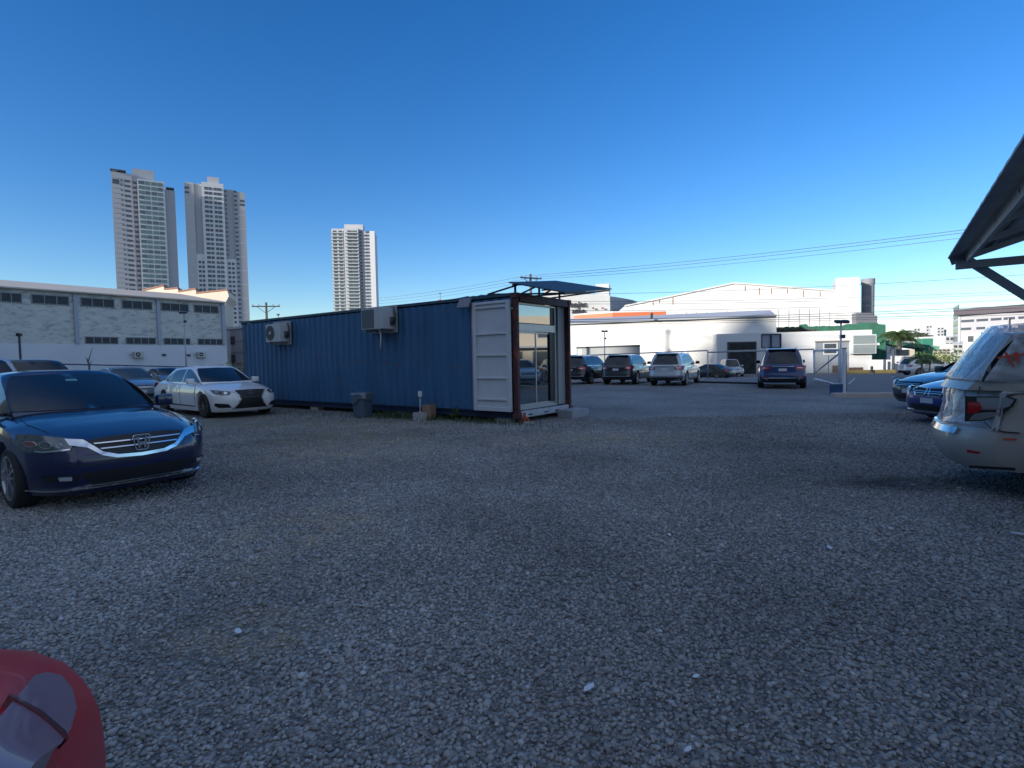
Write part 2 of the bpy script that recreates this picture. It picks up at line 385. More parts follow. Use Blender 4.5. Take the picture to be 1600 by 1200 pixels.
        def fn(t, v, w_):
            xn = -L / 2 + t * L; z0, z1 = s.zb(xn, v), s.zt(xn, v); z = z0 + (z1 - z0) * w_
            y = v * s.hw(xn, z); k = 1
            # near the ends the lattice leans onto the front and rear faces
            f = max(0, (t - .5) * 2) ** 3; r = max(0, (.5 - t) * 2) ** 3
            x = xn + f * (s.xf(y, z) - L / 2) + r * (s.xr(y, z) + L / 2)
            return (x, y, z)
        V, F = s.lattice(ts, vv, ww, fn); b = MB(); b.add(V, F)
        o = b.build('body', m, parent); return smooth_angle(o, 38)
    def cabin(s, m, parent):
        c = s.cab; ts = np.linspace(0, 1, 26).tolist(); vv = [-1, -.97, -.88, -.7, -.45, -.2, 0, .2, .45, .7, .88, .97, 1]; ww = [0, .12, .25, .4, .55, .7, .82, .91, .97, 1]
        def fn(t, v, w_):
            xr_, xf_ = s.c_xr(0, c['zb']), s.c_xf(0, c['zb'])
            zt_ = s.H - .03; z = c['zb'] - .06 + (zt_ - c['zb'] + .06) * w_
            x0, x1 = s.c_xr(0, z), s.c_xf(0, z); x = x0 + (x1 - x0) * t; y = v * s.c_hw(x, z)
            x0, x1 = s.c_xr(y, z), s.c_xf(y, z); x = x0 + (x1 - x0) * t
            if w_ == 1 or w_ > .9: z = z + (s.c_zr(x) - zt_ - (.045 * abs(v) ** 4)) * ((w_ - .9) / .1 if w_ < 1 else 1)
            return (x, y, z)
        V, F = s.lattice(ts, vv, ww, fn); b = MB(); b.add(V, F)
        return smooth_angle(b.build('cabin', m, parent), 35)
def patch(surf, poly, m, name, parent, sgn, off=.006, skirt=.02, d=.09, mirror=False):
    """a thin shaped panel laid on a car surface; sgn(+1/-1) picks the outward side; mirror: also flips y"""
    if mirror: poly = [(-a, b) for a, b in poly]
    bm = bmesh.new(); bm.faces.new([bm.verts.new((a, b, 0)) for a, b in poly])
    for ax in (0, 1):
        lo = min(p[ax] for p in poly); hi = max(p[ax] for p in poly); n = int((hi - lo) / d)
        for i in range(1, n + 1):
            co = [0, 0, 0]; no = [0, 0, 0]; co[ax] = lo + (hi - lo) * i / (n + 1); no[ax] = 1
            bmesh.ops.bisect_plane(bm, geom=bm.verts[:] + bm.edges[:] + bm.faces[:], plane_co=co, plane_no=no)
    bmesh.ops.triangulate(bm, faces=[f for f in bm.faces if len(f.verts) > 4])
    bmesh.ops.recalc_face_normals(bm, faces=bm.faces)
    eb = [e for e in bm.edges if e.is_boundary]
    r = bmesh.ops.extrude_edge_only(bm, edges=eb); low = {v for v in r['geom'] if isinstance(v, bmesh.types.BMVert)}
    e = 1e-3
    for v in bm.verts:
        a, b = v.co.x, v.co.y; p = surf(a, b); n = (surf(a + e, b) - surf(a - e, b)).cross(surf(a, b + e) - surf(a, b - e)).normalized() * sgn
        v.co = p + n * (off - skirt if v in low else off)
    bmesh.ops.recalc_face_normals(bm, faces=bm.faces)
    me = bpy.data.meshes.new(name); bm.to_mesh(me); bm.free(); me.materials.append(m)
    o = bpy.data.objects.new(name, me); COL.objects.link(o); o.parent = parent
    return smooth_angle(o, 40)
def disc_on(surf, a, b, r, m, name, parent, sgn, off=.012, n=16, ry=None):
    ry = ry or r
    return patch(surf, [(a + r * math.cos(2 * math.pi * i / n), b + ry * math.sin(2 * math.pi * i / n)) for i in range(n)], m, name, parent, sgn, off, .02, .5)
WH = {}
def wheel_meshes(Rw, wd, rr, spokes, rim_m, key):
    if key in WH: return WH[key]
    t = MB(); t.lathe([(rr, -wd / 2), (Rw - .03, -wd / 2), (Rw - .006, -wd / 2 + .02), (Rw, -wd / 4), (Rw, wd / 4), (Rw - .006, wd / 2 - .02), (Rw - .03, wd / 2), (rr, wd / 2)], 36, 'Y', close=True)
    tm = t.build('tyre', M_rub); smooth_angle(tm, 30)
    r_ = MB(); r_.lathe([(rr + .003, wd / 2 - .012), (rr + .003, wd / 2 + .002), (rr - .012, wd / 2 + .002), (rr - .022, wd / 2 - .03), (rr - .022, -wd / 2)], 36, 'Y', close=True)
    r_.mi = 1; r_.lathe([(rr - .02, wd / 2 - .09), (.001, wd / 2 - .09), (.001, wd / 2 - .11), (rr - .02, wd / 2 - .11)], 36, 'Y', close=True); r_.mi = 0
    for i in range(spokes):
        a = 2 * math.pi * i / spokes
        for da in ((-.09, .09) if spokes <= 6 else (0,)):
            p0 = Vector((.045 * math.cos(a), wd / 2 - .02, .045 * math.sin(a))); p1 = Vector(((rr - .01) * math.cos(a + da * 1.6), wd / 2 - .012, (rr - .01) * math.sin(a + da * 1.6)))
            r_.bar(p0, p1, .034, .035, up=(0, 1, 0))
    r_.lathe([(.001, wd / 2 - .005), (.055, wd / 2 - .005), (.06, wd / 2 - .05), (.001, wd / 2 - .05)], 20, 'Y', close=True)
    rm = r_.build('rim', [rim_m, M_black]); smooth_angle(rm, 30)
    WH[key] = (tm.data, rm.data); bpy.data.objects.remove(tm); bpy.data.objects.remove(rm); return WH[key]
def add_wheels(s, root, Rw, wd=.22, rr=None, spokes=5, rim_m=None, key='w', steer=0):
    rr = rr or Rw * .68; tm, rm = wheel_meshes(Rw, wd, rr, spokes, rim_m or M_rim, key)
    for i, wx in enumerate(s.wx):
        for sg in (-1, 1):
            e = empty('wheel', (wx, sg * (s.W / 2 - wd / 2 - .015), Rw), (0 if sg > 0 else math.pi) + (steer if i == 0 else 0)); e.parent = root
            for nme, md in (('tyre', tm), ('rim', rm)):
                q = bpy.data.objects.new(nme, md); COL.objects.link(q); q.parent = e
    b = MB()
    for wx in s.wx: b.box((wx, 0, Rw + .12), (s.Ra * 2.2, s.W * .60, s.Ra * 1.0))
    b.box((0, 0, s.base + .07), (s.L * .74, s.W * .70, .1)); b.build('underbody', M_black, root)
def mirror(s, root, x, z, m, w_=.23, side=(-1, 1)):
    for sg in side:
        y = sg * (s.c_hw(x, z) + .03)
        b = MB(); b.box((x, y + sg * (.05 + w_ / 2), z + .02), (.13, w_, .155)); b.bar((x + .01, y - sg * .05, z - .04), (x, y + sg * .09, z - .02), .05, .04)
        q = b.build('wing_mirror', m, root, bevel=.028); smooth_angle(q, 60)
        c = MB(); c.box((x - .067, y + sg * (.05 + w_ / 2), z + .02), (.006, w_ * .84, .115)); c.build('mirror_glass', M_glass, q)
def side_windows(s, root, xsets, z0, z1off=.075, m=None):
    """xsets: list of polygons in (x, t) with t 0 at the belt and 1 at the roof edge"""
    zt_ = s.H - .03
    for sg in (-1, 1):
        for poly in xsets:
            p = [(x, z0 + (zt_ - z1off - z0) * t) for x, t in poly]
            patch(s.S_cs(sg), p, m or M_glass, 'side_window', root, -sg, .004, .014, .12)
def seams(s, root, xs, z0, z1, m=M_black):
    b = []
    for sg in (-1, 1):
        for x in xs:
            patch(s.S_side(sg), [(x - .006, z0), (x + .006, z0), (x + .006, z1), (x - .006, z1)], m, 'door_seam', root, -sg, .0035, .01, .1)
def handles(s, root, xs, z, m):
    for sg in (-1, 1):
        for x in xs: patch(s.S_side(sg), [(x - .1, z - .014), (x + .1, z - .014), (x + .1, z + .014), (x - .1, z + .014)], m, 'door_handle', root, -sg, .03, .035, .06)
def sedan(L=4.86, W=1.85, H=1.465, wb=2.775, fo=.96, Rw=.33, dh=0., base=.175, **kw):
    h = L / 2
    deck = [(-h, .90 + dh), (-h + .12, 1.02 + dh), (-h + .45, 1.07 + dh), (-1.5, 1.05 + dh), (-.3, .98 + dh), (.75, .985 + dh), (1.05, .975 + dh), (1.5, .93 + dh), (1.95, .86 + dh), (h - .2, .785 + dh), (h - .06, .735 + dh), (h, .69 + dh)]
    sh = [(-h, .78 + dh), (-h + .4, .93 + dh), (-1.3, .94 + dh), (0, .90 + dh), (1, .885 + dh), (1.6, .84 + dh), (h - .3, .73 + dh), (h, .64 + dh)]
    fp = [(.15, .16), (.26, .05), (.36, .015), (.5, 0), (.6, .015), (.7, .05), (.8, .12), (.95, .28)]
    rp = [(.15, .16), (.3, .03), (.5, 0), (.65, .01), (.85, .045), (1.05, .1)]
    cab = dict(xf0=1.08, xf1=.18, xr0=-1.78, xr1=-.98, wb=.80, wr=.575, zb=.95 + dh * .8, fb=.20, rb=.14,
               roof=[(-1.8, H - .14), (-1.2, H - .06), (-.8, H - .02), (-.3, H), (.1, H - .015), (.35, H - .05), (1.0, H - .2)])
    cab.update(kw.pop('cab', {}))
    return Car(L, W, H, deck, sh, fp, rp, wb, fo, Rw, base, cab, **kw)
def suv(L=4.68, W=1.88, H=1.66, wb=2.8, fo=.88, Rw=.36, base=.27, **kw):
    h = L / 2
    deck = [(-h, .98), (-h + .10, 1.04), (-h + .3, 1.06), (-1, 1.05), (.7, 1.06), (1.05, 1.06), (1.5, 1.03), (1.9, .97), (h - .15, .88), (h - .04, .82), (h, .76)]
    sh = [(-h, .90), (-h + .4, 1.0), (0, .99), (1, .97), (1.6, .93), (h - .3, .83), (h, .72)]
    fp = [(.2, .14), (.32, .03), (.5, 0), (.7, .01), (.85, .06), (1.0, .16)]
    rp = [(.2, .18), (.34, .04), (.45, 0), (.58, .01), (.7, .05), (.9, .06), (1.1, .09)]
    cab = dict(xf0=1.12, xf1=.30, xr0=-h + .12, xr1=-h + .55, wb=.84, wr=.575, zb=1.02, fb=.16, rb=.14, rp=1.25, rt=.10,
               roof=[(-h, H - .10), (-h + .5, H - .05), (-.9, H - .01), (-.3, H), (.2, H - .02), (.45, H - .06), (1.1, H - .2)])
    cab.update(kw.pop('cab', {}))
    return Car(L, W, H, deck, sh, fp, rp, wb, fo, Rw, base, cab, **kw)
def windscreen(s, root, m=None, z0=None, z1=None, in0=.70, in1=.52, rear=False, name=None):
    z0 = z0 or s.cab['zb'] + .045; z1 = z1 or s.H - .085
    f = s.S_cr if rear else s.S_cf
    y0, y1 = in0 * 1.0, in1 * 1.0
    poly = [(-y0, z0), (0, z0 - .01), (y0, z0), ((y0 + y1) / 2 + .02, (z0 + z1) / 2), (y1 + .02, z1 - .04), (y1 - .03, z1), (0, z1 + .012), (-y1 + .03, z1), (-y1 - .02, z1 - .04), (-(y0 + y1) / 2 - .02, (z0 + z1) / 2)]
    return patch(f, poly, m or M_glass, name or ('rear_window' if rear else 'windscreen'), root, -1 if rear else 1, .004, .014, .1)
SEDW = [[(-.12, .04), (.98, .04), (.80, .30), (.52, .66), (.22, .93), (.05, 1), (-.12, 1)], [(-.20, .04), (-.20, 1), (-.62, .98), (-.95, .88), (-1.08, .70), (-1.08, .04)], [(-1.15, .05), (-1.15, .68), (-1.36, .42), (-1.5, .12)]]
SUVW = [[(-.10, .05), (1.0, .05), (.80, .38), (.50, .78), (.32, .96), (-.10, 1)], [(-.18, .05), (-.18, 1), (-.9, .98), (-1.0, .90), (-1.0, .05)], [(-1.08, .08), (-1.08, .95), (-1.45, .86), (-1.72, .35), (-1.72, .1)]]

def both(fn):
    for mir in (False, True): fn(mir)
def dark_sedan():
    """the near car: dark blue saloon with a three-bar grille"""
    m = paint('navy_paint', (.002, .009, .055), .10, .28); root = empty('parked_car', label='dark navy blue sedan nearest the camera, chrome winged grille with an H badge', cat='car')
    s = sedan(bow=(.13, .42), cab=dict(xf0=1.12, xf1=.10)); s.body(m, root); s.cabin(m, root); add_wheels(s, root, .33, .225, .235, 5, M_rim, 'w_acc')
    ws = windscreen(s, root, in0=.755, in1=.56, z1=s.H - .07)
    patch(s.S_cf, [(-.05, H_ := s.H - .15), (.07, H_), (.07, H_ + .022), (-.05, H_ + .022)], mat('sticker', (.12, .3, .33), .5), 'window_sticker', ws, 1, .007, .005, .2)
    windscreen(s, root, rear=True, in0=.62, in1=.5); side_windows(s, root, SEDW, s.cab['zb'] + .02)
    F = s.S_front
    g = patch(F, [(-.46, .735), (-.33, .60), (-.22, .565), (0, .555), (.22, .565), (.33, .60), (.46, .735), (.3, .757), (0, .765), (-.3, .757)], M_black, 'grille', root, 1, .004, .02, .1)
    for z, wq in ((.695, .41), (.64, .36)):
        patch(F, [(-wq, z - .006), (wq, z - .006), (wq + .01, z + .006), (-wq - .01, z + .006)], M_chrome, 'grille_bar', g, 1, .022, .03, .1)
    patch(F, [(-.62, .765), (-.60, .70), (-.47, .665), (-.36, .575), (-.24, .535), (0, .522), (.24, .535), (.36, .575), (.47, .665), (.60, .70), (.62, .765), (.49, .745), (.35, .61), (.22, .566), (0, .556), (-.22, .566), (-.35, .61), (-.49, .745)], M_chrome, 'grille_surround', root, 1, .014, .03, .08)
    e = MB(); x = s.xf(0, .665) + .035                    # badge: rounded frame with an H
    ring = [(-.066, .082), (.066, .082), (.082, .062), (.058, -.066), (.044, -.080), (-.044, -.080), (-.058, -.066), (-.082, .062)]
    for i in range(8):
        a, b = ring[i], ring[(i + 1) % 8]; e.bar((x, a[0], .665 + a[1]), (x, b[0], .665 + b[1]), .014, .014)
    for sg in (-1, 1): e.bar((x, sg * .042, .665 + .058), (x, sg * .026, .665 - .058), .024, .022)
    e.box((x, 0, .660), (.018, .06, .022)); e.build('emblem', M_chrome, g, bevel=.002)
    def lamp(mi):
        h_ = patch(F, [(.60, .77), (.575, .70), (.60, .650), (.78, .635), (.872, .655), (.890, .73), (.875, .812), (.80, .815), (.72, .795)], M_lamp, 'headlight', root, 1, .010, .03, .05, mi)
        sg = -1 if mi else 1
        
        for (ly, lz, lr, lm) in ((.745, .712, .036, M_lamp), (.822, .722, .030, mat('amber', (.16, .05, .04), .2, coat=1)), (.665, .702, .020, M_lamp)):
            l_ = disc_on(F, sg * ly, lz, lr, M_lens, 'lens', h_, 1, .016); disc_on(F, sg * ly, lz, lr * .86, lm, 'lens_core', h_, 1, .022)
        patch(F, [(.60, .655), (.78, .640), (.81, .648), (.81, .660), (.78, .652), (.60, .668)], M_chrome, 'lamp_trim', h_, 1, .014, .02, .06, mi)
        fo = patch(F, [(.55, .335), (.76, .345), (.80, .40), (.56, .395)], M_black, 'fog_recess', root, 1, .006, .02, .08, mi)
        patch(F, [(.60, .348), (.68, .350), (.69, .388), (.60, .386)], M_lens, 'fog_light', fo, 1, .014, .02, .08, mi)
    both(lamp)
    patch(F, [(-.56, .415), (-.44, .275), (.44, .275), (.56, .415)], M_black, 'lower_intake', root, 1, .003, .02, .1)
    patch(F, [(-.86, .232), (-.5, .248), (0, .252), (.5, .248), (.86, .232), (.86, .246), (.5, .262), (0, .266), (-.5, .262), (-.86, .246)], M_chrome, 'chin_trim', root, 1, .02, .03, .1)
    patch(F, [(-.84, .50), (0, .475), (.84, .50), (.84, .506), (0, .481), (-.84, .506)], M_black, 'bumper_seam', root, 1, .0025, .01, .1)
    T = s.S_top()
    patch(T, [(1.04, -.72), (1.10, -.4), (1.13, 0), (1.10, .4), (1.04, .72), (.98, .74), (.98, -.74)], M_black, 'cowl', root, 1, .006, .02, .12)
    for sg in (-1, 1): patch(T, [(1.05, sg * .70), (1.6, sg * .73), (2.05, sg * .66), (2.05, sg * .655), (1.6, sg * .724), (1.05, sg * .694)], M_black, 'bonnet_seam', root, 1, .003, .01, .1)
    mirror(s, root, .74, 1.0, m, .2); seams(s, root, (1.0, .0, -1.05), .3, .90); handles(s, root, (-.0 - .18, -1.0 + .02), .82, m)
    for sg in (-1, 1): patch(s.S_rear, [(sg * .5, .80), (sg * .86, .78), (sg * .86, .94), (sg * .5, .93)], M_red, 'taillight', root, -1, .01, .03, .08)
    return root
def white_sedan():
    m = paint('pearl_white', (.80, .81, .82), .0, .3)
    root = empty('parked_car', label='white luxury sedan with black spindle grille parked by the blue container', cat='car')
    s = sedan(L=5.05, W=1.88, H=1.47, wb=2.97, fo=.94, Rw=.35, bow=(.12, .34), cab=dict(xf0=1.22, xf1=.2, xr0=-1.95, xr1=-1.05)); s.body(m, root); s.cabin(m, root); add_wheels(s, root, .35, .24, .255, 10, M_rimd, 'w_lex')
    windscreen(s, root, in0=.71, in1=.53); windscreen(s, root, rear=True, in0=.6, in1=.5); side_windows(s, root, SEDW, s.cab['zb'] + .02)
    F = s.S_front
    g = patch(F, [(-.44, .76), (-.27, .56), (-.34, .40), (-.46, .265), (.46, .265), (.34, .40), (.27, .56), (.44, .76), (.3, .775), (0, .78), (-.3, .775)], M_black, 'grille', root, 1, .008, .02, .09)
    patch(F, [(-.475, .775), (-.30, .56), (-.37, .40), (-.50, .25), (-.47, .25), (-.335, .405), (-.262, .562), (-.43, .765)], mat('satin_steel', (.5, .52, .55), .3, .8), 'grille_trim', g, 1, .014, .03, .09)
    patch(F, [(.475, .775), (.30, .56), (.37, .40), (.50, .25), (.47, .25), (.335, .405), (.262, .562), (.43, .765)], MATS['satin_steel'], 'grille_trim', g, 1, .014, .03, .09)
    patch(F, [(-.30, .545), (.30, .545), (.31, .60), (-.31, .60)], mat('dark_grey', (.03, .035, .04), .5), 'bumper_beam', g, 1, .016, .02, .1)
    e = MB(); x = s.xf(0, .70) + .03; n = 18
    for i in range(n):
        a, b = 2 * math.pi * i / n, 2 * math.pi * (i + 1) / n
        e.bar((x, .085 * math.cos(a), .70 + .055 * math.sin(a)), (x, .085 * math.cos(b), .70 + .055 * math.sin(b)), .018, .018)
    e.bar((x, -.035, .745), (x, .03, .675), .02, .018); e.bar((x, .03, .675), (x, -.07, .672), .02, .018); e.build('emblem', M_chrome, g)
    def lamp(mi):
        h_ = patch(F, [(.50, .735), (.56, .655), (.72, .645), (.84, .70), (.885, .79), (.80, .785), (.66, .765)], M_lamp, 'headlight', root, 1, .010, .03, .05, mi)
        sg = -1 if mi else 1
        disc_on(F, sg * .64, .70, .035, M_lens, 'lens', h_, 1, .02); disc_on(F, sg * .74, .71, .03, M_glass, 'lens', h_, 1, .02)
        patch(F, [(.52, .30), (.60, .40), (.84, .43), (.85, .36), (.78, .30)], M_black, 'bumper_vent', root, 1, .006, .02, .08, mi)
    both(lamp)
    for sg in (-1, 1):
        patch(s.S_side(sg), [(-1.2, .30), (1.0, .30), (1.0, .325), (-1.2, .345)], MATS['dark_grey'], 'sill_trim', root, -sg, .006, .012, .2)
        patch(s.S_rear, [(sg * .5, .82), (sg * .88, .80), (sg * .88, .95), (sg * .5, .93)], M_red, 'taillight', root, -1, .01, .03, .08)
    T = s.S_top()
    patch(T, [(1.12, -.72), (1.2, 0), (1.12, .72), (1.04, .74), (1.04, -.74)], M_black, 'cowl', root, 1, .006, .02, .12)
    mirror(s, root, .82, 1.0, m, .2); seams(s, root, (1.05, .0, -1.15), .34, .90); handles(s, root, (-.16, -1.05), .82, m)
    return root
def plain_front(s, root, m, kind=0):
    F = s.S_front; zh = .70 if s.H < 1.55 else .80
    g = patch(F, [(-.42, zh + .03), (-.36, zh - .10), (.36, zh - .10), (.42, zh + .03)], M_black, 'grille', root, 1, .006, .02, .1)
    for i in range(2): patch(F, [(-.38, zh - .03 - .04 * i), (.38, zh - .03 - .04 * i), (.38, zh - .018 - .04 * i), (-.38, zh - .018 - .04 * i)], M_chrome, 'grille_bar', g, 1, .014, .02, .12)
    patch(F, [(-.5, .40), (-.4, .28), (.4, .28), (.5, .40)], M_black, 'lower_intake', root, 1, .006, .02, .1)
    patch(F, [(-.16, .44), (.16, .44), (.16, .54), (-.16, .54)], M_plate, 'number_plate', root, 1, .012, .02, .2)
    def lamp(mi):
        h_ = patch(F, [(.50, zh + .02), (.54, zh - .06), (.80, zh - .05), (.87, zh + .05), (.80, zh + .07)], M_lamp, 'headlight', root, 1, .010, .03, .06, mi)
        disc_on(F, (-1 if mi else 1) * .68, zh, .032, M_lens, 'lens', h_, 1, .02)
    both(lamp)
def plain_rear(s, root, m, style='suv', plate=True):
    B = s.S_rear
    if style == 'suv':
        for sg in (-1, 1):
            t_ = patch(B, [(sg * .46, .94), (sg * .52, .83), (sg * .86, .80), (sg * .905, .98), (sg * .80, 1.01), (sg * .66, 1.0)], M_red, 'taillight', root, -1, .012, .03, .06)
            patch(B, [(sg * .55, .895), (sg * .75, .89), (sg * .75, .915), (sg * .55, .915)], M_lens, 'lens', t_, -1, .018, .02, .1)
            patch(B, [(sg * .62, .50), (sg * .78, .50), (sg * .78, .53), (sg * .62, .53)], M_red, 'reflector', root, -1, .01, .02, .1)
        patch(B, [(-.80, .285), (.80, .285), (.86, .50), (-.86, .50)], M_black, 'rear_bumper', root, -1, .008, .03, .12)
        patch(B, [(-.78, .455), (.78, .455), (.80, .485), (-.80, .485)], M_chrome, 'bumper_strip', root, -1, .022, .03, .12)
        patch(B, [(-.42, .955), (.42, .955), (.42, .975), (-.42, .975)], M_chrome, 'tailgate_strip', root, -1, .015, .02, .1)
    if plate: patch(B, [(-.16, .77), (.16, .77), (.16, .88), (-.16, .88)], M_plate, 'number_plate', root, -1, .016, .025, .2)
def plain_car(kind, col, label, name='parked_car', group=None, glass=None, metal=.3, rails=False, front=True, rim=None, **kw):
    m = paint('paint_%02x%02x%02x' % tuple(int(255 * c) for c in col), col, metal); root = empty(name, label=label, cat='car', group=group)
    s = sedan(**kw) if kind == 'sedan' else suv(**kw)
    s.body(m, root); s.cabin(m, root); add_wheels(s, root, s.Rw, .23, None, 5, rim or M_rim, 'w%.2f%s' % (s.Rw, (rim or M_rim).name))
    g = glass or M_glass
    windscreen(s, root, m=g, in0=.70, in1=.53 if kind == 'sedan' else .53); windscreen(s, root, m=g, rear=True, in0=.6 if kind == 'sedan' else .66, in1=.5 if kind == 'sedan' else .45, z0=None if kind == 'sedan' else s.cab['zb'] + .06, z1=s.H - .12)
    W_ = SEDW if kind == 'sedan' else SUVW
    side_windows(s, root, W_, s.cab['zb'] + .02, m=g)
    if kind == 'suv':
        for sg in (-1, 1):
            patch(s.S_side(sg), [(-s.L / 2 + 1.1, .275), (s.L / 2 - 1.3, .275), (s.L / 2 - 1.3, .37), (-s.L / 2 + 1.1, .37)], M_black, 'sill_cladding', root, -sg, .006, .012, .2)
            if rails:
                b = MB(); b.tube([(-1.35, sg * .60, s.H - .06), (-1.25, sg * .60, s.H + .005), (-.2, sg * .61, s.H + .03), (.15, sg * .6, s.H), (.25, sg * .6, s.H - .06)], .018, 6); b.build('roof_rail', M_chrome, root, smooth=True)
        b = MB(); b.prism([(-s.L / 2 + .42, -.55, s.H - .075), (-s.L / 2 + .42, .55, s.H - .075), (-s.L / 2 + .66, .58, s.H - .05), (-s.L / 2 + .66, -.58, s.H - .05)], (0, 0, .03)); b.build('roof_spoiler', m, root, bevel=.008)
    plain_front(s, root, m); plain_rear(s, root, m, 'suv' if kind == 'suv' else 'sedan')
    if kind == 'sedan':
        for sg in (-1, 1): patch(s.S_rear, [(sg * .5, .80), (sg * .86, .78), (sg * .86, .93), (sg * .5, .93)], M_red, 'taillight', root, -1, .01, .03, .08)
    mirror(s, root, .80 if kind == 'sedan' else .86, 1.0 if kind == 'sedan' else 1.12, m, .2)
    zt_ = .9 if kind == 'sedan' else .98
    seams(s, root, (1.02, -.02, -1.05), .36, zt_); handles(s, root, (-.2, -1.0), zt_ - .1, m)
    return root, s, m
def put(o, x, y, deg, z=None):
    o.location = (x, y, gz(y) if z is None else z); o.rotation_euler[2] = R(deg); return o

CARS = []
put(dark_sedan(), -6.04, 7.37, -35)
put(white_sedan(), -9.3, 17.08, -39.2)
c, s_, m_ = plain_car('suv', (.03, .035, .045), 'dark SUV with tinted windscreen behind the navy sedan', H=1.72, L=4.8); put(c, -12.3, 14.0, -38)
c, s_, m_ = plain_car('suv', (.50, .52, .54), 'silver SUV at the far left edge, only its pale windscreen pillar in view', H=1.74, L=4.7); put(c, -10.45, 10.5, -38)
c, s_, m_ = plain_car('sedan', (.20, .24, .27), 'grey blue sedan facing the camera between the navy and the white sedans', glass=M_glass2); put(c, -16.2, 23.1, -43)
c, s_, m_ = plain_car('sedan', (.62, .64, .66), 'white car mostly hidden behind the grey blue sedan', glass=M_glass2); put(c, -18.3, 25.8, -43)
c, s_, m_ = plain_car('sedan', (.10, .15, .22), 'blue car at the back fence, seen over the tail of the white sedan'); put(c, -23.6, 37.6, -40)
# three SUVs seen from behind, right of the container
c, s_, m_ = plain_car('suv', (.012, .015, .02), 'black SUV half hidden by the container end, chrome window line', L=4.66, W=1.89, H=1.64, rails=True); put(c, 4.45, 32.8, 58)
for sg in (-1, 1): patch(s_.S_cs(sg), [(-1.75, s_.cab['zb'] + .02), (1.02, s_.cab['zb'] + .02), (1.02, s_.cab['zb'] + .035), (-1.75, s_.cab['zb'] + .035)], M_chrome, 'window_trim', c, -sg, .008, .015, .2)
c, s_, m_ = plain_car('suv', (.02, .023, .03), 'dark grey SUV second from the container, seen from behind with chrome bumper strip', L=4.66, W=1.89, H=1.64); put(c, 6.68, 31.49, 60.5)
c, s_, m_ = plain_car('suv', (.42, .46, .48), 'silver SUV seen from behind, third from the container', L=4.68, W=1.82, H=1.68, rails=True); put(c, 8.74, 29.34, 59.6)
patch(s_.S_rear, [(-.5, .97), (.5, .97), (.44, 1.02), (-.44, 1.02)], M_chrome, 'tailgate_trim', c, -1, .02, .03, .1)
c, s_, m_ = plain_car('suv', (.008, .028, .11), 'dark blue SUV seen from behind, parked alone beside the gate', L=4.95, W=1.95, H=1.76, Rw=.38, rails=True)
put(c, 12.5, 25.6, 66); patch(s_.S_rear, [(-.62, .40), (-.55, .47), (.55, .47), (.62, .40), (.66, .40), (.58, .505), (-.58, .505), (-.66, .40)], M_chrome, 'bumper_chrome', c, -1, .03, .035, .1)

# right side: blue saloon and its row
def grille_double(s, root):
    F = s.S_front
    for sg in (-1, 1):
        g = patch(F, [(sg * .03, .74), (sg * .05, .60), (sg * .30, .58), (sg * .36, .66), (sg * .32, .76)], M_black, 'grille', root, 1, .012, .03, .06)
        pts = [(sg * .03, .74), (sg * .05, .60), (sg * .30, .58), (sg * .36, .66), (sg * .32, .76)]
        for i in range(5):
            a, b = s.S_front(*pts[i]), s.S_front(*pts[(i + 1) % 5]); q = MB(); q.bar(a + Vector((.02, 0, 0)), b + Vector((.02, 0, 0)), .018, .018); q.build('grille_rim', M_chrome, g)
c, s_, m_ = plain_car('sedan', (.008, .035, .22), 'bright blue sedan nosing out from behind the plastic wrapped SUV', L=4.9, W=1.87, dh=-.02); put(c, 10.95, 11.4, 183)
patch(s_.S_front, [(.38, .60), (.42, .42), (.86, .44), (.90, .60)], M_black, 'side_intake', c, 1, .012, .03, .08); patch(s_.S_front, [(-.95, .25), (.95, .25), (.95, .28), (-.95, .28)], M_chrome, 'chin_trim', c, 1, .02, .03, .1)
grille_double(s_, c)
c, s_, m_ = plain_car('sedan', (.03, .06, .085), 'dark teal car just beyond the bright blue sedan', L=4.8); put(c, 12.6, 14.25, 181)
c, s_, m_ = plain_car('sedan', (.66, .68, .70), 'white sedan in the right hand row, hidden behind the wrapped SUV', L=4.8); put(c, 16.4, 16.6, 185)
c, s_, m_ = plain_car('sedan', (.60, .63, .66), 'second white car in the right hand row, seen only in the glass door', L=4.7); put(c, 18.9, 19.0, 186)
c, s_, m_ = plain_car('sedan', (.16, .008, .014), 'dark red car in the right hand row, seen only in the glass door', L=4.7); put(c, 20.8, 22.2, 190)
# across the street
c, s_, m_ = plain_car('suv', (.60, .62, .64), 'white SUV parked side on across the street behind the small palm', L=4.7, H=1.66); put(c, 38.9, 51.5, -2)
c, s_, m_ = plain_car('suv', (.30, .28, .34), 'silver grey SUV seen from behind against the white street wall', L=4.7, H=1.8); put(c, 43.6, 60.5, 55)
c, s_, m_ = plain_car('sedan', (.012, .014, .018), 'black car beyond the fence next to the silver SUV'); put(c, 19.2, 53.5, 130)
c, s_, m_ = plain_car('suv', (.55, .57, .58), 'white van nosed up in front of the dark loading bay', H=1.85, L=4.8); put(c, 23.9, 60.0, -100)

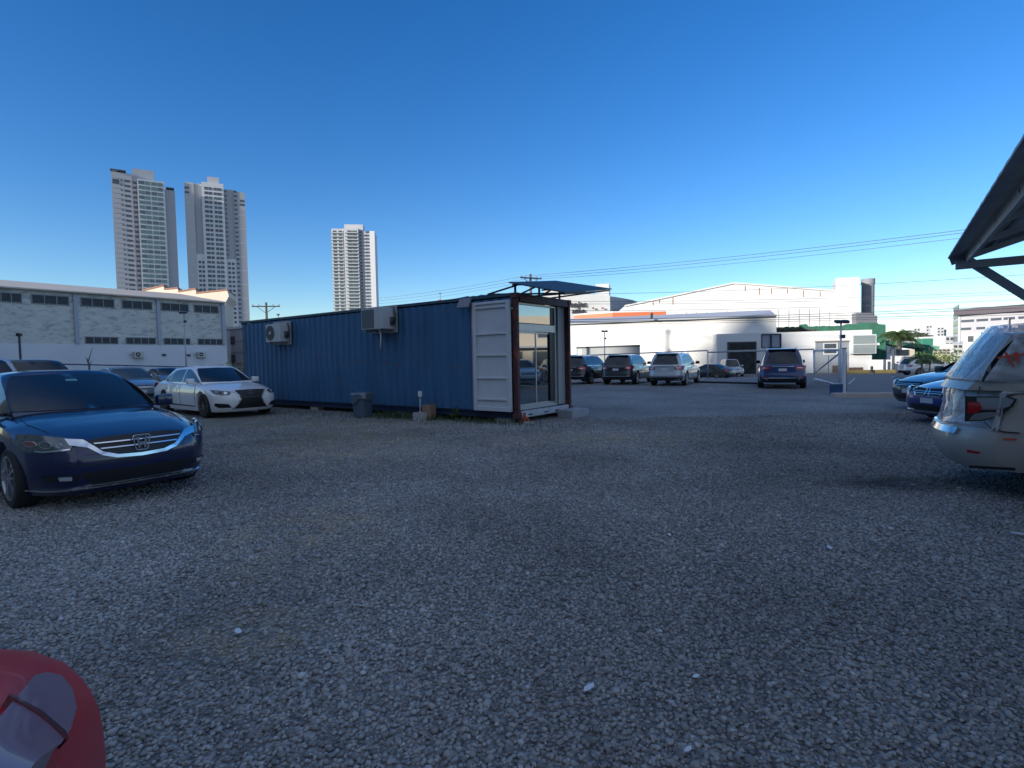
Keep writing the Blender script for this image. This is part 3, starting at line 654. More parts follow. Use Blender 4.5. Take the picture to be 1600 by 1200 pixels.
def silver_suv():
    m = mat('champagne_silver', (.44, .42, .385), .42, .35, coat=.5)
    root = empty('parked_car', label='champagne silver SUV with its rear window taped over in clear plastic', cat='car')
    s = suv(L=4.75, W=1.86, H=1.73, wb=2.75, fo=.96, Rw=.385, base=.30, rbow=(.16, .30), cab=dict(xr0=-2.27, xr1=-1.92, wb=.88, wr=.70, zb=1.16, rp=1.1, rb=.18))
    s.deck = smoothtab([(-2.375, 1.10), (-2.2, 1.18), (-1, 1.19), (.7, 1.19), (1.1, 1.18), (1.9, 1.1), (2.3, .98), (2.375, .88)], 120, 3)
    s.sh = smoothtab([(-2.375, 1.02), (-2.1, 1.14), (0, 1.14), (1, 1.12), (2.0, 1.0), (2.375, .84)], 120, 3)
    s.sec = smoothtab([(.2, .93), (.36, .965), (.52, .995), (.62, 1.0), (.74, .985), (.78, .975), (.95, .972), (1.08, .955), (1.2, .92)], 60, 1)
    s.rp = smoothtab([(.3, .10), (.40, .03), (.55, 0), (.66, .01), (.74, .07), (.9, .10), (1.05, .12), (1.2, .16)], 40, 1)
    s.body(m, root); s.cabin(m, root); add_wheels(s, root, .385, .26, .24, 6, M_rim, 'w_fort')
    windscreen(s, root, in0=.72, in1=.6); windscreen(s, root, rear=True, in0=.72, in1=.58, z1=s.H - .12)
    side_windows(s, root, [[(-.1, .05), (1.0, .05), (.78, .4), (.45, .85), (.3, .98), (-.1, 1)], [(-.16, .05), (-.16, 1), (-.95, 1), (-.95, .05)], [(-1.02, .03), (-1.02, 1.0), (-1.80, .98), (-1.93, .66), (-2.02, .33), (-2.07, .03)]], s.cab['zb'] + .02, .07)
    for sg in (-1, 1):
        S = s.S_side(sg); B = s.S_rear
        t_ = patch(S, [(-2.19, 1.04), (-1.86, 1.045), (-1.80, 1.02), (-1.83, .95), (-1.93, .85), (-2.05, .80), (-2.19, .785)], M_black, 'taillight', root, -sg, .012, .03, .05)
        patch(S, [(-2.10, 1.028), (-1.87, 1.032), (-1.825, 1.012), (-1.855, .95), (-1.94, .915), (-2.10, .91)], mat('clear_lamp', (.22, .25, .28), .15, .3, coat=1), 'lens', t_, -sg, .02, .02, .05)
        patch(S, [(-2.12, .87), (-2.0, .89), (-1.93, .885), (-1.96, .85), (-2.06, .81), (-2.16, .80)], MATS['clear_lamp'], 'lens', t_, -sg, .019, .02, .05)
        patch(S, [(-2.17, .98), (-2.08, .985), (-2.06, .93), (-2.09, .88), (-2.17, .87)], M_red, 'lens', t_, -sg, .024, .02, .05)
        patch(B, [(sg * .50, 1.03), (sg * .80, 1.03), (sg * .80, .80), (sg * .56, .84)], M_red, 'taillight', root, -1, .012, .03, .06)
        line = lambda pts, w_=.006: [(a, b - w_) for a, b in pts] + [(a, b + w_) for a, b in reversed(pts)]
        patch(S, line([(-2.04, .79), (-1.99, .735), (-1.90, .70), (-1.78, .695)]), M_black, 'bumper_seam', root, -sg, .003, .012, .06)
        patch(S, [(-2.09, 1.05), (-2.08, 1.14), (-2.072, 1.14), (-2.082, 1.05)], M_black, 'tailgate_seam', root, -sg, .003, .012, .06)
        patch(S, line([(-2.15, .325), (-1.80, .335)], .012), M_black, 'bumper_lip', root, -sg, .002, .012, .08)
        patch(S, [(-2.17, .475), (-2.08, .465), (-2.06, .485), (-2.17, .505)], M_red, 'reflector', root, -sg, .006, .012, .06)
        tape = mat('orange_tape', (.55, .06, .03), .6)
        patch(S, [(-1.98, 1.11), (-1.84, 1.08), (-1.84, 1.095), (-1.98, 1.128)], tape, 'tape_strip', root, -sg, .004, .003, .06)
        patch(S, [(-1.90, .62), (-1.80, .625), (-1.80, .642), (-1.90, .635)], tape, 'tape_strip', root, -sg, .004, .003, .06)
    patch(s.S_rear, [(-.66, .635), (.66, .635), (.66, .69), (-.66, .69)], M_chrome, 'bumper_step', root, -1, .025, .05, .1)
    seams(s, root, (1.0, -.05), .45, 1.1); handles(s, root, (-.25, -1.25), 1.0, m); mirror(s, root, .82, 1.25, m, .22)
    # clear plastic sheet taped round the tail, wrinkled
    pl = bpy.data.materials.new('clear_plastic'); pl.use_nodes = True; t = pl.node_tree; p = t.nodes['Principled BSDF']
    p.inputs['Base Color'].default_value = (.66, .70, .74, 1); p.inputs['Roughness'].default_value = .35; p.inputs['Alpha'].default_value = .40
    p.inputs['Coat Weight'].default_value = 1
    nz = nn(t, 'ShaderNodeTexNoise'); nz.inputs['Scale'].default_value = 3.2; nz.inputs['Detail'].default_value = 4; nz.inputs['Distortion'].default_value = 2.2
    tcn = nn(t, 'ShaderNodeTexCoord'); t.links.new(tcn.outputs['Object'], nz.inputs[0])
    bp = nn(t, 'ShaderNodeBump'); bp.inputs['Distance'].default_value = .05; bp.inputs['Strength'].default_value = 1; t.links.new(nz.outputs[0], bp.inputs['Height']); t.links.new(bp.outputs[0], p.inputs['Normal'])
    mr = nn(t, 'ShaderNodeMapRange'); mr.inputs[1].default_value = .42; mr.inputs[2].default_value = .62; mr.inputs[3].default_value = .32; mr.inputs[4].default_value = .70; t.links.new(nz.outputs[0], mr.inputs[0]); t.links.new(mr.outputs[0], p.inputs['Alpha'])
    # grid that wraps from the rear face round to the flanks
    rows = []; zz = np.linspace(.72, 1.76, 34)
    for z in zz:
        row = []
        zc = s.cab['zb'] + .02
        def fpt(u):                    # u along the wrap: -1..-.45 left flank, -.45..45 rear, .45..1 right flank
            lo = z < zc
            hwr = (s.hw(-2.0, z) if lo else s.c_hw(-1.9, z)); xr_ = (s.xr if lo else s.c_xr)
            ye = hwr * .93
            if abs(u) < .45:
                y = u / .45 * ye; return Vector((xr_(y, z), y, z)), Vector((-1, 0, 0))
            q = (abs(u) - .45) / .55; sg = 1 if u > 0 else -1; x0 = xr_(ye, z); reach = (1.02 if z > 1.17 else .05 + .97 * max(0, (z - 1.08) / .09)) if sg < 0 else .5
            x = x0 + q * reach
            hh = (s.hw(x, z) if lo else s.c_hw(x, z)); hh = ye + (hh - ye) * min(1, q * 14)
            return Vector((x, sg * hh, z)), Vector((-.3, sg, 0)).normalized()
        for u in np.linspace(-1, 1, 72):
            pnt, nrm = fpt(u)
            wv = .014 + .004 * math.sin(7 * u + 5 * z) + .003 * math.sin(31 * u - 9 * z + 2 * math.sin(4 * z)) + .004 * abs(math.sin(19 * u + 8 * z))
            lo_edge = .02 * math.sin(14 * u) if z < .76 else 0
            row.append(pnt + nrm * max(.006, wv) + Vector((0, 0, lo_edge)))
        rows.append(row)
    b = MB(); n = 72
    b.add([p_ for r_ in rows for p_ in r_], [(i * n + j, i * n + j + 1, (i + 1) * n + j + 1, (i + 1) * n + j) for i in range(len(rows) - 1) for j in range(n - 1)])
    q = b.build('plastic_sheet', pl, root, smooth=True)
    md = q.modifiers.new('s', 'SOLIDIFY'); md.thickness = .0015
    S = s.S_cs(-1)
    for pts in ([(-1.95, 1.40), (-1.72, 1.44), (-1.72, 1.455), (-1.95, 1.42)], [(-1.90, 1.46), (-1.84, 1.32), (-1.825, 1.325), (-1.88, 1.465)], [(-1.82, 1.38), (-1.79, 1.37), (-1.80, 1.46), (-1.83, 1.46)]):
        patch(S, pts, MATS['orange_tape'], 'tape_strip', q, 1, .046, .003, .06)
    patch(S, [(-1.68, 1.30), (-1.65, 1.30), (-1.67, 1.66), (-1.70, 1.66)], mat('masking_tape', (.40, .45, .22), .6), 'tape_strip', q, 1, .04, .003, .06)
    return root
put(silver_suv(), 6.87, 5.06, -33)
def red_car():
    m = mat('crimson_paint', (.52, .004, .02), .32, 0, coat=.12, spec=.3); root = empty('parked_car', label='crimson red car cut off by the lower left corner', cat='car')
    s = sedan(L=4.7, W=1.84, bow=(.12, .34), dh=.08, H=1.46); s.body(m, root); s.cabin(m, root); add_wheels(s, root, .33, .225, .235, 5, M_rim, 'w_acc')
    windscreen(s, root); side_windows(s, root, SEDW, s.cab['zb'] + .02); windscreen(s, root, rear=True, in0=.6, in1=.5); plain_front_noll = None
    T = s.S_top(); F = s.S_front; hl = mat('sky_tinted_lamp', (.24, .13, .18), .3, .1, coat=.4)  # sky reflection put into the lavender lamp colour
    for sg in (-1, 1):
        h_ = patch(T, [(1.45, sg * .905), (1.50, sg * .83), (1.75, sg * .81), (1.95, sg * .79), (2.06, sg * .775), (2.13, sg * .78), (2.17, sg * .80), (2.15, sg * .835), (2.08, sg * .865), (1.95, sg * .885), (1.75, sg * .90)], hl, 'headlight', root, 1, .012, .03, .05)
        patch(T, [(1.84, sg * .79), (1.855, sg * .79), (1.885, sg * .885), (1.87, sg * .895)], paint('dark_crimson', (.10, .002, .008)), 'lamp_divider', h_, 1, .017, .02, .06)
        patch(F, [(sg * .55, .30), (sg * .80, .32), (sg * .84, .42), (sg * .58, .40)], M_black, 'fog_recess', root, 1, .006, .02, .08)
    patch(F, [(-.5, .68), (-.42, .55), (.42, .55), (.5, .68)], M_black, 'grille', root, 1, .006, .02, .1); mirror(s, root, .8, 1.0, m, .2); seams(s, root, (1.0, 0, -1.05), .3, .9)
    return root
put(red_car(), -.98, -.80, 115)

# ------------------------------------------------------------------ container office
U = Vector((.8054, -.5928, 0)).normalized(); V = Vector((.5928, .8054, 0)).normalized()   # U: out of the door end, V: across
N0 = Vector((.134, 12.605, .119)); CRZ = math.atan2(U.y, U.x)
ct = empty('shipping_container', (N0.x, N0.y, 0), CRZ, 'long blue corrugated shipping container turned into an office', 'container')
# local frame: x along U (container spans x -12.19..0), y along V (0..2.438)
Lc, Wc, Hc, zc0 = 12.19, 2.438, 2.896, .119
M_blue = mat('container_blue', (.045, .135, .26), .5, .1, var=.22, scale=1.6, streak=.2, dirt=((.13, .06, .06), .66, 2.2, .10), bump=.003, bscale=8, spec=.4)
M_rust = mat('rusty_red', (.085, .035, .04), .7, var=.4, scale=8, dirt=((.34, .08, .035), .50, 2.2, .14))
M_dkb = mat('container_dark_blue', (.012, .025, .06), .6, var=.3, scale=5)
M_wdoor = mat('door_grey_white', (.55, .57, .60), .5, var=.08, scale=2, dirt=((.30, .2, .16), .72, 3, .1))
def corr(y, depth, x0, x1, z0, z1, pitch=.278):
    pts = []; x = x0; 
    while x < x1 - .01:
        for dx, o_ in ((0, 0), (.072, 0), (.072 + .068, depth), (.072 + .068 + .070, depth), (pitch, 0)):
            if x + dx <= x1: pts.append((x + dx, y + o_))
        x += pitch
    pts.append((x1, y)); n = len(pts)
    return [(a, b, z) for z in (z0, z1) for a, b in pts], [(i, i + 1, n + i + 1, n + i) for i in range(n - 1)]
b = MB(); b.add(*corr(.012, .036, -Lc + .12, -.14, zc0 + .16, zc0 + Hc - .10)); b.build('side_wall', M_blue, ct)
b = MB(); b.add(*corr(Wc - .012, -.036, -Lc + .12, -.14, zc0 + .16, zc0 + Hc - .10)); b.build('side_wall', M_blue, ct)
b = MB(); b.box((-Lc + .06, Wc / 2, zc0 + Hc / 2), (.04, Wc - .2, Hc - .2)); b.build('end_wall', M_blue, ct)
b = MB(); b.box((-Lc / 2, Wc / 2, zc0 + Hc - .05), (Lc - .2, Wc - .1, .03)); b.build('roof', M_blue, ct)
for y in (.03, Wc - .03):
    b = MB(); b.box((-Lc / 2, y, zc0 + Hc - .035), (Lc - .3, .06, .07)); b.build('top_rail', mat('container_teal', (.03, .075, .11), .5, var=.3, scale=4), ct)
    b = MB(); b.box((-Lc / 2, y, zc0 + .14), (Lc - .3, .05, .03)); b.box((-Lc / 2, y + (.02 if y < 1 else -.02), zc0 + .075), (Lc - .3, .02, .13)); b.box((-Lc / 2, y, zc0 + .01), (Lc - .3, .06, .02)); b.build('bottom_rail', M_dkb, ct)
for x, y, mm in ((-Lc + .08, .08, M_dkb), (-Lc + .08, Wc - .08, M_dkb), (-.07, .055, M_rust), (-.07, Wc - .055, M_rust)):
    b = MB(); b.box((x, y, zc0 + Hc / 2), (.13, .085, Hc - .24)); b.build('corner_post', mm, ct)
    for z in (zc0 + .06, zc0 + Hc - .06):
        b = MB(); b.box((x, y, z), (.17, .16, .118)); q = b.build('corner_casting', mm if x > -1 else M_dkb, ct, bevel=.012)
b = MB(); b.box((-Lc + .08, .02, zc0 + Hc - .2), (.05, .06, .09)); b.build('lock_pad', M_steel, ct)
b = MB(); b.box((-.06, Wc / 2, zc0 + Hc - .10), (.12, Wc - .3, .18)); b.build('door_header', mat('header_maroon', (.09, .035, .05), .6, var=.4, scale=5), ct)
b = MB(); b.box((-.06, Wc / 2, zc0 + .08), (.10, Wc - .3, .15)); 
b.build('door_sill', mat('sill_white', (.42, .46, .5), .5, var=.2, scale=4), ct)
b = MB()
for yy in (.5, 1.2, 1.7): b.box((-.006, yy, zc0 + .06), (.012, .16, .03))
b.build('forklift_slot', M_black, ct)
b = MB(); b.box((-Lc / 2, Wc / 2, zc0 + .12), (Lc - .4, Wc - .2, .04)); b.build('floor', M_dkb, ct)
b = MB(); rs = random.Random(12)
for k in list(range(16, 30)) + [33, 36, 37]:
    xk = -Lc + .12 + .278 * k + .036
    for q_ in range(rs.randint(1, 2)): b.box((xk + rs.uniform(-.02, .02), .010, zc0 + 1.42 + rs.uniform(-.05, .06) - .012 * (k - 20)), (rs.uniform(.02, .05), .006, rs.uniform(.03, .10)))
for _ in range(14): b.box((-Lc + .12 + .278 * rs.randint(8, 40) + .036, .010, zc0 + rs.choice((.25, .32, .5, .9))), (rs.uniform(.02, .05), .006, rs.uniform(.03, .12)))
b.build('rust_spots', mat('rust_spot', (.17, .07, .06), .8), ct)
b = MB(); b.box((-5.85, .006, zc0 + .24), (.26, .008, .09)); b.build('data_plate', mat('data_plate', (.42, .36, .22), .6), ct)
# the folded back door leaf on the long side
lf = empty('door_leaf', (-.13, -.06, zc0)); lf.parent = ct
b = MB(); x0, x1, z0, z1 = -1.10, .0, .16, Hc - .16
b.box(((x0 + x1) / 2, 0, (z0 + z1) / 2), (x1 - x0, .03, z1 - z0))
for zz in (z0 + .05, z0 + .28, .94, 1.48, 1.98, z1 - .14, z1 - .04): b.box(((x0 + x1) / 2, -.03, zz), (x1 - x0, .05, .05 if zz not in (z0 + .05,) else .10))
for xx in (x0 + .05, x1 - .05): b.box((xx, -.032, (z0 + z1) / 2), (.10, .055, z1 - z0))
q = b.build('door_panel', M_wdoor, ct, bevel=.008); q.location = lf.location; bpy.data.objects.remove(lf)
b = MB(); b.box((-1.28, -.055, zc0 + Hc / 2), (.05, .03, Hc - .34)); b.build('door_gasket', mat('pinkish', (.30, .22, .26), .6), ct)
# recessed glazed front
fr = mat('aluminium_frame', (.46, .47, .46), .35, .5, var=.05); gl = bpy.data.materials.new('door_glass'); gl.use_nodes = True
p = gl.node_tree.nodes['Principled BSDF']; p.inputs['Base Color'].default_value = (.03, .045, .05, 1); p.inputs['Roughness'].default_value = .015; p.inputs['Metallic'].default_value = 0; p.inputs['IOR'].default_value = 3.2; p.inputs['Coat Weight'].default_value = 1
gx = -.16; wz0, wz1 = zc0 + .17, zc0 + Hc - .2
b = MB(); b.box((gx, .17, (wz0 + wz1) / 2), (.08, .06, wz1 - wz0)); b.box((gx, 1.86, (wz0 + wz1) / 2), (.08, .07, wz1 - wz0)); b.box((gx, 1.015, wz1 - .02), (.08, 1.63, .05)); b.box((gx, 1.015, zc0 + 2.12), (.085, 1.63, .18)); b.box((gx, 1.015, wz0 + .03), (.085, 1.63, .06)); b.build('front_frame', fr, ct, bevel=.004)
b = MB(); b.box((gx, .93, zc0 + 2.44), (.012, 1.46, .42)); b.build('transom_window', gl, ct)
b = MB(); b.box((gx + .005, 1.74, zc0 + 2.44), (.02, .16, .42)); b.build('transom_blank', M_black, ct)
for i, (y0, y1, xx) in enumerate(((.20, .98, gx + .018), (.98, 1.82, gx - .018))):
    dd = MB(); dd.box((xx, (y0 + y1) / 2, wz0 + .06 + (2.03 - .17 - .06) / 2), (.010, y1 - y0 - .08, 2.03 - .17 - .14)); g_ = None
    f_ = MB(); zt_, zb_ = zc0 + 2.03, wz0 + .06
    for yy in (y0 + .02, y1 - .02): f_.box((xx, yy, (zt_ + zb_) / 2), (.035, .04, zt_ - zb_))
    for zz in (zt_ - .025, zb_ + .035): f_.box((xx, (y0 + y1) / 2, zz), (.034, y1 - y0 - .08, .05 if zz > 1 else .07))
    q = f_.build('sliding_door', fr, ct, bevel=.003); dd.build('pane', gl, q)
b = MB(); b.box((gx + .02, 1.70, wz0 + .06 + .93), (.012, .20, 1.75)); b.build('door_blind', M_black, ct)
b = MB(); b.box((-.35, 1.93, zc0 + Hc / 2), (.55, .04, Hc - .4)); b.box((-.16, 2.13, zc0 + Hc / 2), (.05, .40, Hc - .36)); b.build('jamb_panel', mat('jamb_grey', (.30, .32, .33), .5, var=.1), ct)
b = MB(); b.box((-1.8, Wc / 2, zc0 + 1.4), (.04, Wc - .2, 2.5)); b.build('inner_partition', mat('inner_grey', (.10, .11, .12), .9), ct)
# floodlight
fl = empty('flood_light', label='square floodlight under the container roof edge beside the white door leaf', cat='floodlight')
def LT(x, y, z): return N0.xy.to_3d() + U * x + V * y + Vector((0, 0, z))
fl.location = LT(-1.42, -.10, zc0 + Hc - .10); fl.rotation_euler = (0, 0, CRZ)
q = Matrix.Rotation(R(-28), 3, 'X')
b = MB(); b.box((0, -.08, -.06), (.36, .05, .26), M=q); b.build('housing', mat('lamp_grey', (.18, .2, .22), .5), fl, bevel=.01)
b = MB(); b.box((0, -.105, -.07), (.30, .012, .20), M=q); b.build('lamp_glass', mat('frosted', (.36, .42, .45), .3), fl)
b = MB(); b.bar((0, .08, .02), (0, -.07, -.04), .04, .02); b.build('bracket', M_steel, fl)
# awning on the roof end
aw = empty('roof_awning', (N0.x, N0.y, 0), CRZ, 'dark tilted sheet awning on steel frame above the container door', 'awning')
M_fr = mat('dark_steel', (.03, .045, .065), .5, .4)
def zA(x, y): return 3.24 + .115 * y - .235 * (x + .2)
A_ = [(-.2, -.02), (1.30, -.06), (1.22, 2.38), (-.25, 2.12)]
b = MB(); b.prism([(x, y, zA(x, y)) for x, y in A_], (0, 0, .025)); b.build('roof_sheet', mat('awning_sheet', (.035, .04, .05), .5, .3, var=.15), aw)
b = MB()
for y in (.1, 1.1, 2.05):
    b.bar((-.9, y, 3.05), (-.05, y, zA(-.05, y) - .03), .035); b.bar((-.9, y, 3.05), (1.18, y, zA(1.18, y) - .03), .035); b.bar((-.1, y, 3.0), (-.1, y, zA(-.1, y) - .02), .04)
b.bar((1.26, .0, zA(1.26, 0) - .03), (1.18, 2.3, zA(1.18, 2.3) - .03), .035); b.bar((-.1, 0, zA(-.1, 0) - .03), (-.1, 2.08, zA(-.1, 2.08) - .03), .035); b.bar((.7, 0, zA(.7, 0) - .03), (.7, 2.2, zA(.7, 2.2) - .03), .03)
b.build('frame', M_fr, aw)
tp = empty('crumpled_tarp', label='crumpled blue tarp heaped on the container roof near the door end', cat='tarp'); tp.location = LT(-1.3, .35, zc0 + Hc); tp.rotation_euler = (0, 0, CRZ)
b = MB(); n, mrow = 26, 8
b.add([((i / (n - 1) - .5) * 2.3, (j / (mrow - 1) - .5) * .7, -.015 + .10 * math.sin(math.pi * j / (mrow - 1)) * (.6 + .5 * math.sin(i * 1.7) * math.sin(j * 2.1 + i)) * math.sin(math.pi * i / (n - 1)) ** .4) for i in range(n) for j in range(mrow)], [(i * mrow + j, i * mrow + j + 1, (i + 1) * mrow + j + 1, (i + 1) * mrow + j) for i in range(n - 1) for j in range(mrow - 1)])
b.build('sheet', mat('tarp_blue', (.05, .09, .16), .4, var=.3, scale=8), tp)
# step, chain end
st = empty('concrete_step', LT(.30, 2.0, 0), CRZ, 'low concrete block step below the right corner post of the glass front', 'step')
b = MB(); b.box((0, 0, .09), (.42, .85, .20)); b.build('block', mat('step_concrete', (.30, .32, .34), .8, var=.2, scale=5), st, bevel=.01)
hk = empty('rusty_jack', LT(.10, .10, 0), CRZ, 'rusty orange screw jack on a stone under the near corner of the container', 'jack')
b = MB(); b.bar((0, 0, .05), (0, .0, .26), .05); b.bar((-.03, 0, .22), (.14, .06, .03), .035); b.bar((0, 0, .2), (-.1, -.03, .03), .03); b.build('stand', mat('orange_rust', (.42, .09, .04), .6, var=.3, scale=20), hk, bevel=.004)
b = MB(); b.box((.1, .03, .025), (.2, .16, .06)); b.build('base_stone', M_conc, hk, bevel=.015)
for x in (-.5, -4, -8, -11.6):
    for y in (.15, Wc - .15):
        b = MB(); b.box((0, 0, .055), (.4, .22, .125)); q = b.build('support_block', M_conc, None, bevel=.01); q.location = LT(x, y, 0); q.rotation_euler = (0, 0, CRZ)
        tag(q, 'concrete block under the %s bottom rail of the container, %s' % ('near' if y < 1 else 'rear', {-.5: 'below the door end', -4: 'between the bin and the cartons', -8: 'left of the bin', -11.6: 'at the far end'}[x]), 'block', 'blocks under the container')

# air conditioner outdoor units on the container
def ac_unit(label, x, zc, w_=.80, h_=.55, d_=.30, full=False):
    a = empty('air_conditioner', LT(x, -.03, zc), CRZ, label, 'air conditioner')
    b = MB(); b.box((0, -.04, 0), (w_ + .16, .03, h_ + .18)); b.build('backing_board', mat('board_grey', (.36, .37, .36), .7, var=.15), a, bevel=.004)
    b = MB(); b.box((0, -.07 - d_ / 2, 0), (w_, d_, h_)); q = b.build('casing', mat('ac_beige', (.46, .48, .48), .5, var=.08), a, bevel=.012)
    f_ = MB(); cx = -w_ / 2 + h_ * .47; fy = -.075 - d_
    if not full:
        f_.lathe([(h_ * .40, fy - .012), (h_ * .42, fy - .012), (h_ * .42, fy + .01), (h_ * .40, fy + .01)], 28, 'Y', (cx, 0, 0), close=True)
        for r_ in (.09, .14, .19): f_.lathe([(r_, fy - .014), (r_ + .006, fy - .014), (r_ + .006, fy - .006), (r_, fy - .006)], 24, 'Y', (cx, 0, 0), close=True)
        for i in range(12):
            t = i * math.pi / 6; f_.bar((cx, fy - .010, 0), (cx + h_ * .40 * math.cos(t), fy - .010, h_ * .40 * math.sin(t)), .006)
        d2 = MB(); d2.lathe([(.001, fy - .002), (h_ * .40, fy - .002), (h_ * .40, fy + .006), (.001, fy + .006)], 28, 'Y', (cx, 0, 0)); d2.build('fan_opening', M_black, a)
        k = MB(); k.lathe([(.001, fy - .02), (.045, fy - .018), (.05, fy - .005), (.001, fy - .005)], 16, 'Y', (cx, 0, 0)); k.build('fan_hub', M_wht, a)
    else:
        d2 = MB(); d2.box((cx + .02, fy + .002, 0), (h_ * .88, .012, h_ * .88)); d2.build('fan_opening', mat('grille_back', (.09, .11, .12), .6), a)
        for i in range(22): f_.box((cx + .02, fy - .006, -h_ * .42 + i * h_ * .04), (h_ * .86, .006, .007))
    f_.build('fan_grille', mat('ac_grille', (.22, .26, .28), .5), a)
    b = MB(); b.box((w_ / 2 + .015, -.16, -.06), (.05, .14, .2)); b.tube([(w_ / 2 + .02, -.14, -.10), (w_ / 2 + .10, -.12, -.05), (w_ / 2 + .09, -.10, .12), (w_ / 2 - .02, -.09, .3), (w_ / 2 - .12, -.06, .30)], .022, 6); b.tube([(w_ / 2 + .02, -.2, -.14), (w_ / 2 + .07, -.18, -.2), (w_ / 2 + .05, -.08, -.1)], .016, 6); b.build('pipework', mat('pipe_dark', (.05, .06, .07), .6), a, smooth=True)
    b = MB()
    for sx in (-w_ / 2 + .12, w_ / 2 - .12): b.bar((sx, -.03, -h_ / 2 - .02), (sx, -.07 - d_, -h_ / 2 - .02), .04, .03); b.bar((sx, -.04, -h_ / 2 - .12), (sx, -.05 - d_ * .8, -h_ / 2 - .03), .03, .02)
    b.build('bracket', M_steel, a)
    return a
a1 = ac_unit('round fan air conditioner unit high on the far end of the container side', -9.45, zc0 + 2.36, .84, .58)
a2 = ac_unit('boxy louvred air conditioner unit with hanging drain hose over the rubbish bin', -4.42, zc0 + 2.52, .86, .56, .42, True)
b = MB(); b.tube([(.16, -.36, -.28), (.2, -.35, -.45), (.17, -.34, -.62), (.14, -.33, -.80)], .018, 8); b.build('drain_hose', M_wht, a2, smooth=True)

# rubbish bin with bag
bn = empty('rubbish_bin', (*at(567, 650, 14.92).xy, 0), CRZ + .1, 'ribbed blue grey plastic rubbish bin with a bag folded over its rim', 'bin')
b = MB(); n = 28; prof = [(.20, 0.), (.21, .02), (.225, .3), (.245, .62), (.25, .66)]
vs_ = []
for r_, h in prof:
    for j in range(n):
        a = 2 * math.pi * j / n; k = r_ * (1 + .025 * (j % 2)) ; c_, s__ = math.cos(a), math.sin(a); q = (abs(c_) ** 4 + abs(s__) ** 4) ** -.25
        vs_.append((k * q * c_ * .95, k * q * s__ * .95, h))
b.add(vs_, [(i * n + j, i * n + (j + 1) % n, (i + 1) * n + (j + 1) % n, (i + 1) * n + j) for i in range(len(prof) - 1) for j in range(n)] + [tuple(range(n))])
b.build('bin_body', mat('bin_plastic', (.07, .11, .15), .55, var=.1), bn)
b = MB(); vs_ = []; pr = [(.20, .60), (.252, .672), (.268, .668), (.275, .60), (.27, .50)]
for i, (r_, h) in enumerate(pr):
    for j in range(40):
        a = 2 * math.pi * j / 40; k = r_ * (1 + (.03 * math.sin(5 * a + i) + .02 * math.sin(11 * a)) * (i > 1)); c_, s__ = math.cos(a), math.sin(a); q = (abs(c_) ** 4 + abs(s__) ** 4) ** -.25
        vs_.append((k * q * c_ * .96, k * q * s__ * .96, h - (.07 * (1 + math.sin(3 * a + 1)) * (1 if c_ < .3 else .3) if i == 4 else 0)))
b.add(vs_, [(i * 40 + j, i * 40 + (j + 1) % 40, (i + 1) * 40 + (j + 1) % 40, (i + 1) * 40 + j) for i in range(4) for j in range(40)]); b.build('bin_bag', mat('bag_film', (.10, .13, .17), .2, coat=.6, var=.3, scale=12, bump=.02, bscale=14), bn, smooth=True)
# cartons and the standing stick
def carton(name, label, x, y, w_, d_, h_, col, rz):
    o_ = empty(name, (x, y, 0), rz, label, 'box'); b = MB()
    for q in ((0, -d_ / 2, w_, .006), (0, d_ / 2, w_, .006)): b.box((q[0], q[1], h_ / 2), (q[2], q[3], h_))
    for sx in (-w_ / 2, w_ / 2): b.box((sx, 0, h_ / 2), (.006, d_ - .006, h_))
    b.box((0, 0, .01), (w_ - .01, d_ - .01, .006)); b.build('carton_walls', col, o_)
    f_ = MB(); f_.box((0, 0, h_ - .01), (w_ - .012, d_ - .012, .006)); f_.box((0, 0, h_ + .002), (.05, d_, .003)); f_.build('lid_flaps', col, o_); return o_
kb = mat('cardboard', (.30, .19, .13), .8, var=.12); kg = mat('pale_card', (.42, .40, .39), .7, var=.1)
P_ = at(671, 655, 14.0); carton('cardboard_box', 'tall brown cardboard box leaning room beside the small open carton', P_.x, 14.0, .26, .22, .37, kb, CRZ + .1)
P_ = at(657, 657, 13.8); o_ = carton('cardboard_box', 'small pale carton with torn white paper at the foot of the stick', P_.x, 13.75, .30, .2, .20, kg, CRZ)
b = MB(); b.add([(-.02, -.11, .2), (.08, -.12, .23), (.13, -.06, .20), (.05, -.03, .235), (.0, -.05, .21)], [(0, 1, 3, 4), (1, 2, 3)]); b.build('torn_paper', M_wht, o_)
P_ = at(657, 650, 14.05); sk = empty('mop_stick', (P_.x, 14.05, 0), 0, 'upright stick with a white cup shaped head standing by the cartons', 'stick')
b = MB(); b.tube([(0, 0, 0), (.0, .02, .60)], .025, 10); b.build('shaft', mat('pvc_grey', (.3, .32, .34), .5), sk, smooth=True)
b = MB(); b.tube([(0, .02, .58), (0, .02, .72)], .055, 14); b.build('head', M_wht, sk, smooth=False)

